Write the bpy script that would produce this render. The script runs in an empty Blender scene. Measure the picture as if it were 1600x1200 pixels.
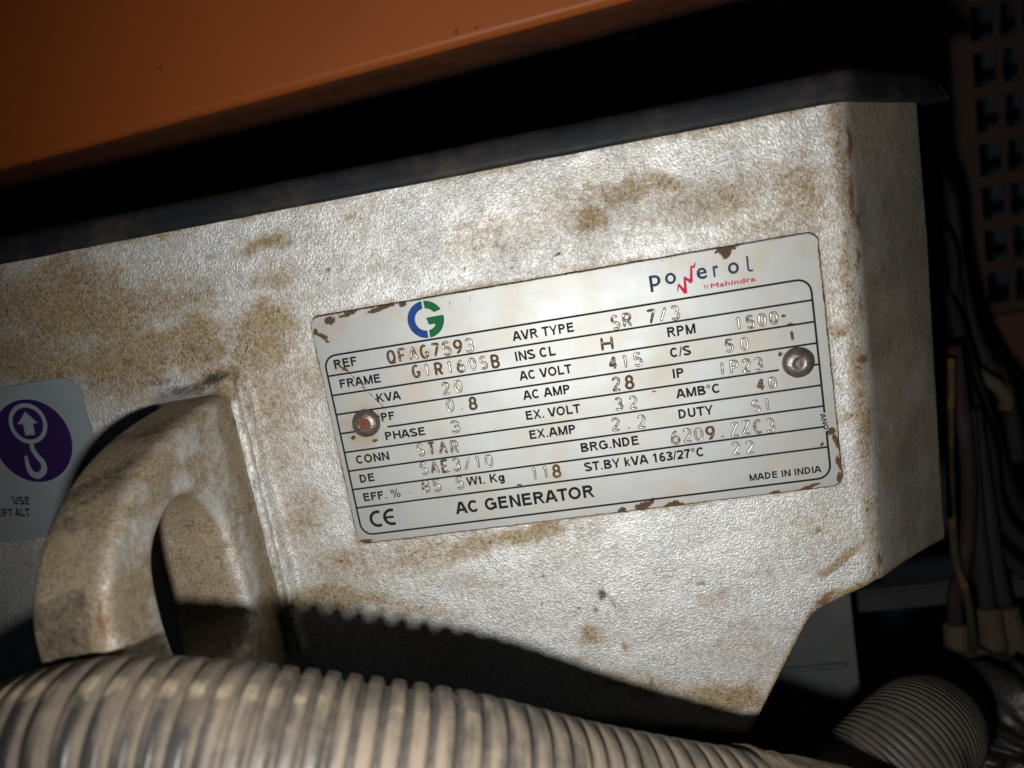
import bpy, bmesh, math, random
import numpy as np
from mathutils import Matrix, Vector
random.seed(7)
S = 0.001                                   # everything below is measured in millimetres
# ------------------------------------------------------------------ camera, light, exposure
# u = right along the casting, v = up, w = out of the casting's front face
CR = np.array([[0.97773532, -0.17210156, -0.12006119],
               [-0.14695668, -0.96999629, 0.19367737],
               [-0.14979109, -0.17172141, -0.97369111]])      # camera right, down, forward
CP = np.array([14.4375, 37.6671, 181.1146])
FPX = 1200.0
def W3(p): return Vector((p[0]*S, -p[2]*S, p[1]*S))
def WA(a):
    a = np.asarray(a, float); o = np.empty_like(a)
    o[..., 0] = a[..., 0]*S; o[..., 1] = -a[..., 2]*S; o[..., 2] = a[..., 1]*S
    return o
scene = bpy.context.scene
col = scene.collection
cd = bpy.data.cameras.new('camera'); cam = bpy.data.objects.new('camera', cd); col.objects.link(cam)
rx, dn, fw = [np.array([r[0], -r[2], r[1]]) for r in CR]
M = Matrix(((rx[0], -dn[0], -fw[0], 0), (rx[1], -dn[1], -fw[1], 0), (rx[2], -dn[2], -fw[2], 0), (0, 0, 0, 1)))
M.translation = W3(CP); cam.matrix_world = M
cd.sensor_fit = 'HORIZONTAL'; cd.sensor_width = 36; cd.lens = 27; cd.clip_start = 0.005; cd.clip_end = 20
cd.dof.use_dof = True; cd.dof.focus_distance = 0.186; cd.dof.aperture_fstop = 10.0
scene.camera = cam
world = bpy.data.worlds.new('World'); scene.world = world; world.use_nodes = True
bg = world.node_tree.nodes['Background']; bg.inputs[0].default_value = (0.6, 0.8, 1, 1); bg.inputs[1].default_value = 0.006
# the phone's flash, a few centimetres below the lens
FL = np.array([-6., 4., 188.]); FT = np.array([14., 4., 0.])
ld = bpy.data.lights.new('flash', 'SPOT'); lo = bpy.data.objects.new('flash', ld); col.objects.link(lo)
ld.energy = 1.78; ld.spot_size = math.radians(116); ld.spot_blend = 1.0; ld.shadow_soft_size = 0.0045; ld.color = (1, 0.975, 0.925)
lo.location = W3(FL); lo.rotation_euler = (W3(FT)-W3(FL)).to_track_quat('-Z', 'Y').to_euler()
vs = scene.view_settings; vs.view_transform = 'Standard'; vs.look = 'None'; vs.gamma = 1; vs.exposure = 0; vs.use_curve_mapping = False
scene.render.engine = 'CYCLES'; scene.render.resolution_x = 1024; scene.render.resolution_y = 768

# ------------------------------------------------------------------ helpers
def at(px, py, w=0.0):
    """point of the place at depth w that stands at this spot of the 1600 x 1200 survey picture"""
    d = CR.T @ np.array([(px-800)/FPX, (py-600)/FPX, 1.0]); return CP + d*((w-CP[2])/d[2])
def lerp(a, b, t): return a+(b-a)*t
def sstep(a, b, x):
    t = np.clip((x-a)/(b-a), 0, 1); return t*t*(3-2*t)
def vnoise(x, y, seed=0):
    x = np.asarray(x, float); y = np.asarray(y, float)
    xi = np.floor(x).astype(np.int64); yi = np.floor(y).astype(np.int64); fx = x-xi; fy = y-yi
    fx = fx*fx*(3-2*fx); fy = fy*fy*(3-2*fy)
    def h(a, b):
        n = (a*374761393+b*668265263+seed*1442695041) & 0xffffffff
        n = ((n ^ (n >> 13))*1274126177) & 0xffffffff
        return ((n ^ (n >> 16)) & 0xffff)/65535.0
    return lerp(lerp(h(xi, yi), h(xi+1, yi), fx), lerp(h(xi, yi+1), h(xi+1, yi+1), fx), fy)
def fbm(x, y, seed=0, o=4):
    s = 0; a = .5; t = 0
    for k in range(o):
        s = s+a*vnoise(np.asarray(x)*2**k, np.asarray(y)*2**k, seed+k*17); t += a; a *= .55
    return s/t
def tag(o, label=None, cat=None, group=None, kind=None):
    for k, v in (('label', label), ('category', cat), ('group', group), ('kind', kind)):
        if v: o[k] = v
    return o
def empty(name, p, label, cat, group=None):
    o = bpy.data.objects.new(name, None); col.objects.link(o); o.location = W3(p); o.empty_display_size = .01
    return tag(o, label, cat, group)
def link(name, me, mat, parent=None, smooth=False):
    o = bpy.data.objects.new(name, me); col.objects.link(o)
    if mat: me.materials.append(mat)
    if smooth: me.polygons.foreach_set('use_smooth', [True]*len(me.polygons))
    if parent:
        o.parent = parent
        if parent.type == 'EMPTY': o.location = -parent.location
    return o
def mesh(name, verts, faces, mat, parent=None, smooth=False, attrs=None):
    me = bpy.data.meshes.new(name); me.from_pydata(WA(np.array(verts, float)).tolist(), [], [list(f) for f in faces]); me.update()
    if attrs is not None:
        a = me.attributes.new('stain', 'FLOAT_COLOR', 'POINT'); a.data.foreach_set('color', np.asarray(attrs, np.float32).ravel())
    return link(name, me, mat, parent, smooth)
def grid(name, P, mat, parent=None, smooth=True, attrs=None, wrap_r=False, wrap_c=False, flip=False, extra=None):
    P = np.asarray(P, float); nr, nc = P.shape[:2]
    r = np.arange(nr if wrap_r else nr-1); c = np.arange(nc if wrap_c else nc-1)
    R_, C_ = np.meshgrid(r, c, indexing='ij'); R2 = (R_+1) % nr; C2 = (C_+1) % nc
    q = np.stack([R_*nc+C_, R_*nc+C2, R2*nc+C2, R2*nc+C_], -1).reshape(-1, 4)
    if flip: q = q[:, ::-1]
    f = q.tolist()
    if extra: f += extra
    return mesh(name, P.reshape(-1, 3), f, mat, parent, smooth, None if attrs is None else attrs.reshape(-1, 4))
def bm_obj(name, bm, mat, parent=None, smooth=False):
    me = bpy.data.meshes.new(name); bm.to_mesh(me); bm.free(); return link(name, me, mat, parent, smooth)
def box(name, c, s, mat, parent=None, bev=0.6, rotz=0):
    bm = bmesh.new(); bmesh.ops.create_cube(bm, size=1)
    for v in bm.verts:
        x, y = v.co.x*s[0], v.co.y*s[1]
        x, y = x*math.cos(rotz)-y*math.sin(rotz), x*math.sin(rotz)+y*math.cos(rotz)
        v.co = W3((c[0]+x, c[1]+y, c[2]+v.co.z*s[2]))
    bmesh.ops.recalc_face_normals(bm, faces=bm.faces)
    if bev: bmesh.ops.bevel(bm, geom=bm.edges[:], offset=bev*S, segments=2, affect='EDGES')
    return bm_obj(name, bm, mat, parent)
def catmull(pts, n):
    P = np.array(pts, float); P = np.vstack([2*P[0]-P[1], P, 2*P[-1]-P[-2]]); out = []
    for i in range(1, len(P)-2):
        t = np.linspace(0, 1, n, endpoint=False)[:, None]
        a, b, c, d = P[i-1], P[i], P[i+1], P[i+2]
        out.append(.5*((2*b)+(-a+c)*t+(2*a-5*b+4*c-d)*t*t+(-a+3*b-3*c+d)*t**3))
    out.append(P[-2][None]); return np.vstack(out)
def resample(P, n=None, step=None):
    d = np.r_[0, np.cumsum(np.linalg.norm(np.diff(P, axis=0), axis=1))]
    if n is None: n = max(2, int(d[-1]/step)+1)
    t = np.linspace(0, d[-1], n); return np.stack([np.interp(t, d, P[:, k]) for k in range(P.shape[1])], 1), t
def sweep(P, rad, seg, up=(0, 1, 0)):
    """rings round a path; the frame keeps 'up' as its zero angle.  returns (n, seg, 3)"""
    T = np.gradient(P, axis=0); T /= np.linalg.norm(T, axis=1)[:, None]
    upv = np.array(up, float); N = upv-T*(T@upv)[:, None]; N /= np.linalg.norm(N, axis=1)[:, None]
    Bv = np.cross(T, N); a = np.linspace(0, 2*math.pi, seg, endpoint=False)
    rad = np.broadcast_to(np.asarray(rad, float), (len(P),))
    return P[:, None]+rad[:, None, None]*(N[:, None]*np.cos(a)[None, :, None]+Bv[:, None]*np.sin(a)[None, :, None])
def tube(name, pts, r, mat, parent=None, seg=12, up=(0, 1, 0), n=10):
    P = catmull(pts, n); R3 = sweep(P, r, seg, up)
    nc = seg; L = len(P)
    return grid(name, R3, mat, parent, wrap_c=True, extra=[list(range(nc))[::-1], list(range((L-1)*nc, L*nc))])

# ------------------------------------------------------------------ node materials
class NT:
    def __init__(s, name):
        s.m = bpy.data.materials.new(name); s.m.use_nodes = True; s.t = s.m.node_tree; s.p = s.t.nodes['Principled BSDF']
    def n(s, typ, **kw):
        x = s.t.nodes.new(typ)
        for k, v in kw.items(): setattr(x, k, v)
        return x
    def set(s, sock, v):
        if hasattr(v, 'is_output') or isinstance(v, bpy.types.NodeSocket): s.t.links.new(v, sock)
        elif isinstance(v, (tuple, list)) and len(v) == 3 and sock.type == 'RGBA': sock.default_value = (*v, 1)
        else: sock.default_value = v
    def pin(s, **kw):
        for k, v in kw.items(): s.set(s.p.inputs[k.replace('_', ' ')], v)
    def obj(s): return s.n('ShaderNodeTexCoord').outputs['Object']
    def noise(s, size, detail=4, rough=.55, vec=None, dist=0):
        x = s.n('ShaderNodeTexNoise'); s.set(x.inputs['Vector'], vec or s.obj()); x.inputs['Scale'].default_value = 1/(size*S)
        x.inputs['Detail'].default_value = detail; x.inputs['Roughness'].default_value = rough; x.inputs['Distortion'].default_value = dist
        return x.outputs['Fac']
    def voro(s, size, feature='SMOOTH_F1', vec=None):
        x = s.n('ShaderNodeTexVoronoi', feature=feature); s.set(x.inputs['Vector'], vec or s.obj()); x.inputs['Scale'].default_value = 1/(size*S)
        if feature == 'SMOOTH_F1': x.inputs['Smoothness'].default_value = .35
        return x.outputs['Distance']
    def ramp(s, v, a, b, lo=0., hi=1.):
        x = s.n('ShaderNodeMapRange', interpolation_type='SMOOTHSTEP'); s.set(x.inputs[0], v)
        for i, q in ((1, a), (2, b), (3, lo), (4, hi)): s.set(x.inputs[i], q)
        return x.outputs[0]
    def math(s, op, a, b=0., clamp=False):
        x = s.n('ShaderNodeMath', operation=op, use_clamp=clamp); s.set(x.inputs[0], a); s.set(x.inputs[1], b); return x.outputs[0]
    def mix(s, f, a, b):
        x = s.n('ShaderNodeMix', data_type='RGBA'); s.set(x.inputs[0], f); s.set(x.inputs[6], a); s.set(x.inputs[7], b); return x.outputs[2]
    def mixf(s, f, a, b):
        x = s.n('ShaderNodeMix', data_type='FLOAT'); s.set(x.inputs[0], f); s.set(x.inputs[2], a); s.set(x.inputs[3], b); return x.outputs[0]
    def bump(s, h, dist, strength=1., normal=None):
        x = s.n('ShaderNodeBump'); s.set(x.inputs['Height'], h); x.inputs['Distance'].default_value = dist*S; x.inputs['Strength'].default_value = strength
        if normal: s.set(x.inputs['Normal'], normal)
        return x.outputs[0]
    def stain(s):
        a = s.n('ShaderNodeAttribute'); a.attribute_name = 'stain'
        x = s.n('ShaderNodeSeparateColor'); s.t.links.new(a.outputs['Color'], x.inputs[0])
        return x.outputs[0], x.outputs[1], x.outputs[2], a.outputs['Alpha']

def m_cast():
    k = NT('silver_painted_casting'); g, d, r, al = k.stain()
    warp = k.noise(1.6, 2)
    cell = k.voro(.78, 'F1'); fine = k.noise(.45, 3, .6); mid = k.noise(3.2, 3)
    peb = k.math('MULTIPLY', k.math('SUBTRACT', 1., k.math('MULTIPLY', cell, cell), True), k.mixf(mid, .5, 1.2))
    h = k.math('MULTIPLY', k.math('ADD', k.math('MULTIPLY', peb, .35), k.math('ADD', k.math('MULTIPLY', fine, 1.2), k.math('MULTIPLY', k.noise(.55, 2, .5), 1.2))), al)
    nrm = k.bump(k.math('MULTIPLY', h, k.ramp(k.noise(16, 4), .33, .67, .45, 1.05)), .27, .95)
    # grime settles between the pebbles of the casting first
    pit = k.ramp(peb, .85, .35)
    gn = k.math('ADD', g, k.math('MULTIPLY', k.math('SUBTRACT', k.noise(2.2, 5, .65), .5), .9))
    gf = k.math('MULTIPLY', k.ramp(gn, .02, .84), k.mixf(k.math('MULTIPLY', pit, al), .78, 1.06), clamp=True)
    mp = k.n('ShaderNodeMapping'); k.set(mp.inputs[0], k.obj()); mp.inputs['Rotation'].default_value = (0, .25, 0); mp.inputs['Scale'].default_value = (.3, 1, 1)
    base = k.mix(k.noise(9, 3), (.64, .665, .68), (.74, .755, .76))
    base = k.mix(k.ramp(k.noise(9, 5, .6, mp.outputs[0]),   .46, .76, .0, .30), base, (.50, .43, .305))
    base = k.mix(k.math('MULTIPLY', k.math('MULTIPLY', pit, al), .32), base, (.20, .165, .115))
    cg = k.mix(k.noise(5, 4), (.175, .115, .046), (.33, .24, .125))
    c = k.mix(gf, base, cg)
    sp = k.math('MULTIPLY', k.ramp(k.noise(.8, 3, .6), .56, .66), k.math('MULTIPLY', k.math('MULTIPLY', k.ramp(g, .3, .7), al), .9))
    c = k.mix(sp, c, (.075, .052, .028))
    rn = k.math('ADD', r, k.math('MULTIPLY', k.math('SUBTRACT', k.noise(1.5, 5, .7), .5), .9))
    c = k.mix(k.ramp(rn, .3, .75), c, (.16, .082, .032))
    dnn = k.math('ADD', d, k.math('MULTIPLY', k.math('MULTIPLY', k.math('SUBTRACT', k.noise(1.3, 5, .7), .5), .9), al))
    df = k.ramp(dnn, .3, .8)
    c = k.mix(df, c, (.032, .028, .022))
    dirt_shade = k.math('MAXIMUM', k.math('MAXIMUM', gf, df), k.ramp(rn, .3, .75))
    k.pin(Base_Color=c, Metallic=k.mixf(dirt_shade, .55, .10), Roughness=k.mixf(dirt_shade, .50, .60), Normal=nrm, Coat_Weight=k.mixf(dirt_shade, .35, .10), Coat_Roughness=.24, Coat_Normal=nrm)
    return k.m
def m_plate():
    k = NT('anodised_aluminium_plate'); g, d, r, al = k.stain()
    mp = k.n('ShaderNodeMapping'); k.set(mp.inputs[0], k.obj()); mp.inputs['Scale'].default_value = (.05, 1, 1)
    br = k.noise(.16, 3, .6, mp.outputs[0]); bl = k.noise(14, 3)
    c = k.mix(br, (.345, .365, .375), (.40, .415, .415)); c = k.mix(k.ramp(bl, .4, .75), c, (.39, .372, .335))
    for rot, sc_ in ((.5, .02), (-.9, .03), (1.35, .025)):
        m2 = k.n('ShaderNodeMapping'); k.set(m2.inputs[0], k.obj()); m2.inputs['Rotation'].default_value = (0, rot, 0); m2.inputs['Scale'].default_value = (sc_, 1, 1)
        c = k.mix(k.ramp(k.noise(.3, 2, .5, m2.outputs[0]), .70, .76, 0, .30), c, (.30, .26, .20))
    c = k.mix(k.ramp(k.noise(5, 5, .65), .5, .72, 0, .30), c, (.40, .345, .255))
    scr = k.noise(.5, 4, .7)
    c = k.mix(k.ramp(scr, .66, .78, 0, .35), c, (.40, .35, .28))
    gn = k.math('ADD', g, k.math('MULTIPLY', k.math('SUBTRACT', k.noise(1.4, 4, .65), .5), .5))
    c = k.mix(k.ramp(gn, .1, 1.0, 0, .8), c, (.33, .22, .10))
    rn = k.math('ADD', r, k.math('MULTIPLY', k.math('SUBTRACT', k.noise(1.1, 5, .72), .5), 1.5))
    rf = k.ramp(rn, .46, .60)
    c = k.mix(rf, c, k.mix(k.noise(.5, 3), (.035, .018, .008), (.11, .058, .024)))
    k.pin(Base_Color=c, Metallic=k.mixf(rf, .48, 0.), Roughness=k.mixf(rf, k.mixf(bl, .48, .62), .85),
          Normal=k.bump(k.math('SUBTRACT', k.math('MULTIPLY', br, .35), k.math('MULTIPLY', rf, 2.)), .05, .6))
    return k.m
def m_print(name, rgb, wear=.67):
    k = NT(name); n = k.noise(.55, 4, .7); f = k.ramp(n, wear, wear+.05)
    k.pin(Base_Color=k.mix(f, rgb, (.37, .37, .36)), Roughness=.75)
    k.p.inputs['Specular IOR Level'].default_value = .2
    return k.m
def m_stamp():
    k = NT('stamped_metal'); g, d, r, al = k.stain()
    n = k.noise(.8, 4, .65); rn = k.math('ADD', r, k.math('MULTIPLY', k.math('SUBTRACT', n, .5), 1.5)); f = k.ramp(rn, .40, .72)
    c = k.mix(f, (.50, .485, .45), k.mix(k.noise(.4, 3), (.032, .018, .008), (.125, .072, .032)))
    k.pin(Base_Color=c, Metallic=k.mixf(f, .45, 0), Roughness=k.mixf(f, .30, .8)); return k.m
def m_plain(name, rgb, rough=.6, metal=0., var=.35, size=6, bump=.1, bsize=.6, dust=None, dustf=(.5, .75)):
    k = NT(name); n = k.noise(size, 4)
    c = k.mix(n, tuple(x*(1-var) for x in rgb), tuple(min(1, x*(1+var)) for x in rgb))
    if dust: c = k.mix(k.ramp(k.noise(size*1.7, 5, .65), *dustf), c, dust)
    k.pin(Base_Color=c, Roughness=k.mixf(k.noise(size*.5, 3), rough*.8, min(1, rough*1.2)), Metallic=metal, Normal=k.bump(k.noise(bsize, 3), bump, .7))
    return k.m
def m_orange():
    k = NT('orange_canopy_paint'); g, d, r, al = k.stain()
    c = k.mix(k.noise(40, 3), (.36, .086, .0145), (.445, .106, .019))
    c = k.mix(k.ramp(k.math('ADD', g, k.math('MULTIPLY', k.math('SUBTRACT', k.noise(5, 5, .65), .5), .7)), .25, .8), c, (.10, .045, .022))
    dn_ = k.math('ADD', d, k.math('MULTIPLY', k.math('SUBTRACT', k.noise(2.5, 4, .65), .5), .8))
    c = k.mix(k.ramp(dn_, .4, .6), c, (.03, .02, .014))
    k.pin(Base_Color=c, Roughness=.5, Normal=k.bump(k.noise(2.5, 3), .08, .5)); return k.m
def m_hose(name, dk=1., bare=(.055, .054, .054)):
    k = NT(name); g, d, r, al = k.stain()           # g dust amount, d groove, r pale wear
    n = k.noise(3.0, 5, .65); gf = k.ramp(k.math('ADD', g, k.math('MULTIPLY', k.math('SUBTRACT', n, .5), .65)), .15, .85)
    dust = k.mix(k.noise(5, 4), (.185*dk, .147*dk, .106*dk), (.28*dk, .228*dk, .172*dk))
    c = k.mix(gf, bare, dust)
    rn = k.ramp(k.math('ADD', r, k.math('MULTIPLY', k.math('SUBTRACT', k.noise(2.0, 4, .6), .5), .9)), .35, .85)
    c = k.mix(k.math('MULTIPLY', rn, .8), c, k.mix(k.noise(1.5, 3), (.42, .30, .14), (.55, .49, .39)))
    k.pin(Base_Color=c, Roughness=k.mixf(gf, .30, .8), Normal=k.bump(k.noise(.5, 4), .12, .6)); return k.m
MC = m_cast(); MP = m_plate(); MST = m_stamp(); MOR = m_orange()
M_BLACK = m_print('black_print', (.006, .007, .009)); M_NAVY = m_print('dark_blue_print', (.012, .035, .07), .66)
M_RED = m_print('red_print', (.42, .02, .06), .64); M_BLUE = m_print('blue_print', (.012, .045, .20), .68); M_GREEN = m_print('green_print', (.006, .105, .035), .68)
M_RIVET = m_plain('rivet_steel', (.16, .145, .135), .38, .65, .4, 2, .12, .5, (.16, .055, .02), (.52, .68))
M_RUST = m_plain('rust', (.13, .045, .026), .85, 0, .5, 1, .25, .5)
M_LID = m_plain('dark_cover_plastic', (.007, .009, .013), .6, 0, .35, 8, .10, .5, (.042, .031, .021), (.40, .8)); M_LID.node_tree.nodes['Principled BSDF'].inputs['Specular IOR Level'].default_value = .22

# ------------------------------------------------------------------ enclosure behind: back wall, canopy rail, grille panel
M_WALL = m_plain('dark_enclosure_paint', (.032, .052, .070), .7, 0, .4, 60, .2, 3)
wl = mesh('enclosure_wall', [(-700, -700, -420), (700, -700, -420), (700, 700, -420), (-700, 700, -420)], [(0, 1, 2, 3)], M_WALL)
tag(wl, kind='structure')

# ------------------------------------------------------------------ the alternator casting
alt = empty('alternator', (0, -92, -40), 'silver painted alternator casting with dark cover, lifting lug and riveted nameplate', 'alternator')
UE = 69.0; CA = math.radians(52); CD = 38.0      # right edge of the front face, slope and depth of the right cheek
prof = [(u, 0.) for u in np.arange(-420, -196, 5.)]+[(u, 0.) for u in np.arange(-195, UE-4.6, .8)]
for a in np.linspace(0, CA, 12): prof.append((UE-4.6+7*math.sin(a), -7*(1-math.cos(a))))
s0 = np.array(prof[-1]); dc = np.array([math.cos(CA), -math.sin(CA)]); Lc = (CD+s0[1])/math.sin(CA)
for t in np.arange(1, Lc, 1.2): prof.append(tuple(s0+dc*t))
s1 = np.array(prof[-1])
for a in np.linspace(.1, 1, 6): prof.append((s1[0]+1.0*math.sin(a*.6), s1[1]-2.2*a))
prof.append((prof[-1][0]+.4, -110)); prof = np.array(prof)
nc = len(prof); ci = np.arange(nc)
iu = int(np.argmin(abs(prof[:, 0]-(UE-3.2))))
cheek = np.clip((prof[:, 0]-67)/(s1[0]-67), 0, 1)
bot_pts = np.array([(-430, -60), (-200, -66), (-60, -76), (28, -91.5), (31.5, -92.3), (33.2, -90.5), (49.2, -64.3), (51.0, -61.6), (53.5, -59.6), (59.5, -57.2), (67, -54.2), (72, -53.2)])
bot = np.interp(prof[:, 0], bot_pts[:, 0], bot_pts[:, 1]); bot = np.where(prof[:, 0] > 68, -54-8.5*cheek**1.3, bot)
nr = 190
rows = np.linspace(0, 1, nr); TOPV = 60.0
V = bot[None]+(TOPV-bot[None])*rows[:, None]; U = np.broadcast_to(prof[:, 0], V.shape).copy(); Wd = np.broadcast_to(prof[:, 1], V.shape).copy()
U = U-np.clip((22-V)/76, 0, 1)*1.6*sstep(0, 60, U)                          # draft of the right edge
Wd = Wd+(fbm(U/9, V/9, 3)-.5)*.35+(fbm(U/30, V/30, 5)-.5)*.5*(U < 60)
Wd = np.where((abs(U) < 63) & (abs(V) < 33), np.minimum(Wd, .12), Wd)
# ridge of the lug's root and its fillet
rv = sstep(21, 15, V)*sstep(-64, -56, V)
Wd = Wd+3.4*rv*np.exp(-((U+81.2+(fbm(V/3, V*0, 8)-.5)*.8)/1.25)**2)*(.85+.3*fbm(V/2.2, U/3, 4))
du = np.maximum(np.maximum(-101.5-U, (U+86.0)*4), 0); dv = np.maximum(np.maximum(V-13.5, -60-V), 0)
Wd = Wd+6*np.exp(-np.hypot(du, dv)/1.9)
P = np.stack([U, V, Wd], -1)
# bottom rows roll back into the underside
roll = []
for a, back in ((1.0, 0), (.66, 0), (.33, 0)):
    q = P[0].copy(); an = a*math.pi/2; q[:, 1] += -1.6*math.sin(an)+0; q[:, 2] -= 1.6*(1-math.cos(an)); roll.append(q)
deep = roll[0].copy(); deep[:, 2] = np.minimum(deep[:, 2]-28, -30); deep[:, 1] += 1.0
P = np.concatenate([deep[None], np.array(roll), P], 0)
U, V = P[..., 0], P[..., 1]
# grime of the casting and painted shadow at the lug's top, each patch with its own place, size and strength: (x, y, rx, ry, tilt, amount) in survey pixels
def patches(U, V, lst, wp=5.5):
    s = np.zeros_like(U); U0, V0_ = U, V
    U = U+(fbm(U0/6, V0_/6, 101)-.5)*wp+(fbm(U0/1.8, V0_/1.8, 107)-.5)*wp*.3; V = V+(fbm(U0/6, V0_/6, 103)-.5)*wp+(fbm(U0/1.8, V0_/1.8, 109)-.5)*wp*.3
    for (x, y, a, b, th, amt) in lst:
        c = at(x, y); dx = U-c[0]; dy = V-c[1]; th = math.radians(th); k = 1/6.4
        e = ((dx*math.cos(th)+dy*math.sin(th))/(a*k))**2+((-dx*math.sin(th)+dy*math.cos(th))/(b*k))**2
        s = np.maximum(s, amt*np.exp(-e*.8))
    return s
brown = [(120, 480, 170, 75, -10, .95), (60, 560, 140, 70, 0, .8), (200, 560, 130, 70, 0, .9), (-60, 480, 120, 120, 0, .85), (300, 540, 70, 60, 0, .85), (250, 470, 100, 40, 0, .7), (260, 358, 60, 10, 10, .75),
         (410, 381, 42, 13, 5, 1.), (425, 435, 55, 28, 0, .62), (335, 395, 16, 6, 0, .6), (90, 415, 70, 22, 8, .7), (400, 560, 85, 75, 0, .75), (440, 650, 60, 110, 0, .72), (470, 800, 50, 90, 0, .6), (480, 590, 40, 60, 0, .62),
         (420, 500, 55, 35, 0, .75), (480, 470, 40, 30, 0, .35), (600, 420, 120, 40, 0, .30), (680, 300, 160, 45, 0, .20), (800, 370, 170, 50, 0, .42), (900, 330, 110, 60, 0, .42), (985, 295, 60, 26, 0, .70), (1040, 290, 45, 16, -35, .70),
         (925, 338, 28, 22, 0, .80), (1130, 310, 150, 45, 6, .58), (1250, 300, 70, 80, 0, .62), (1300, 210, 40, 30, 20, .55), (1310, 400, 40, 130, 0, .42), (1200, 345, 80, 22, 0, .5),
         (1310, 517, 36, 20, 0, .75), (1335, 650, 26, 14, 0, .6), (820, 832, 70, 12, 5, .95), (740, 850, 100, 26, 5, .62), (640, 870, 120, 45, 5, .58), (560, 880, 100, 50, 0, .55), (520, 935, 130, 26, -8, .75),
         (700, 905, 110, 26, -15, .45), (640, 950, 110, 22, -15, .60), (930, 990, 26, 24, 0, .80), (970, 1010, 10, 8, 0, .8), (905, 1030, 30, 14, 0, .5), (1010, 1070, 90, 26, -17, .62), (1130, 1095, 80, 28, -15, .9), (1180, 1090, 26, 40, 30, .9),
         (1205, 893, 8, 12, 0, .9), (1100, 900, 5, 4, 0, .8), (1310, 870, 60, 10, 35, .7), (1280, 828, 8, 4, 0, .9), (1120, 940, 45, 30, 0, .35), (1300, 930, 30, 12, 10, .7), (1290, 780, 60, 60, 0, .3), (880, 880, 90, 40, 0, .3),
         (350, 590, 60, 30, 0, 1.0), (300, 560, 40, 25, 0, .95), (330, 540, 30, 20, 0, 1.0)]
dark = [(940, 930, 13, 10, 40, .80), (960, 945, 6, 18, 30, .66), (930, 955, 9, 7, 0, .7), (903, 950, 6, 4, 30, .9), (513, 424, 5, 4, 0, 1.0), (969, 816, 3, 2, 0, .9), (848, 901, 3, 2, 0, .9), (846, 945, 3, 2, 0, .8), (870, 397, 9, 4, 10, .85),
        (728, 422, 3, 3, 0, .9), (800, 420, 5, 4, 0, .8), (255, 597, 42, 9, -4, .62), (335, 592, 40, 12, 8, .78), (290, 610, 64, 14, 4, .66), (925, 330, 12, 9, 0, .45), (1057, 207, 6, 3, 0, .9), (850, 245, 5, 3, 0, .9),  # the patches along the lug's top paint its shadow into the face
        (26, 523, 4, 3, 0, .8), (1250, 806, 2, 2, 0, .9), (1225, 1002, 2, 2, 0, .8)]
rust = [(1329, 225, 7, 34, 0, .80), (1335, 310, 7, 46, 0, .85), (1342, 400, 6, 46, 0, .75), (1350, 480, 6, 30, 0, .6), (1352, 560, 9, 10, 0, .8), (1362, 660, 5, 50, 0, .55), (1372, 800, 5, 60, 0, .55), (1378, 880, 8, 20, 0, .7), (1285, 941, 12, 8, 20, .95), (1300, 925, 20, 5, 20, .6),
        (1020, 1062, 5, 16, -10, .85), (1005, 1050, 10, 8, 0, .55), (1002, 1072, 3, 14, 25, .6), (1310, 522, 22, 5, 5, .55), (300, 545, 26, 12, -20, .6), (330, 560, 24, 10, 0, .6), (105, 455, 18, 14, 0, .52), (200, 566, 16, 10, 0, .55), (92, 585, 12, 8, 0, .6), (445, 640, 5, 30, 10, .45), (480, 690, 5, 22, 20, .6),
        (1140, 1092, 6, 5, 0, .8), (342, 392, 4, 3, 0, .9), (1338, 648, 18, 4, 0, .6), (1345, 345, 5, 30, 0, .7)]
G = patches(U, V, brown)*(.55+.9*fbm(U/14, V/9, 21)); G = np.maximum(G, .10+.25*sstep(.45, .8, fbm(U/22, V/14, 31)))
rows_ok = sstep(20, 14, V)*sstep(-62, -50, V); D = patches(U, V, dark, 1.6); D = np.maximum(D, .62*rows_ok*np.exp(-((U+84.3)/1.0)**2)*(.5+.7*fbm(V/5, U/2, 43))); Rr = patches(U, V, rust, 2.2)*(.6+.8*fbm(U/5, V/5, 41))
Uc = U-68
ck = sstep(-.5, 3., Uc); G = lerp(G, .45+.5*fbm(U/8, V/14, 51), ck); D = np.maximum(D, ck*(.33+.28*fbm(U/10, V/16, 53)))  # dull film on the cheek, also painting in its turned-away dimness
G = np.maximum(G, .80*np.exp(-((U-66.0)/3.2)**2)*(.25+1.1*fbm(V/9, U/4, 61)))
pe = np.maximum(abs(U)-60, abs(V)-29.7); G = np.maximum(G, .62*np.exp(-(pe/1.3)**2)*(.3+1.0*fbm(U/6, V/6, 63)))
G = np.maximum(G, .55*np.exp(-np.clip(55.5-V, 0, None)/1.6)*(U < 66)*fbm(U/7, V/7, 65)*1.5)
G = np.maximum(G, .30*sstep(.5, .72, fbm(U/26+V/40, V/7-U/60, 67)))
edge = np.exp(-np.clip(V-(np.concatenate([np.tile(bot, (4, 1)), np.tile(bot, (nr, 1))], 0)), 0, None)/2.2)
G = np.maximum(G, .75*edge)
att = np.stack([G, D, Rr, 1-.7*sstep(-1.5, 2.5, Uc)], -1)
body = grid('housing', P, MC, alt, attrs=att)

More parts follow.
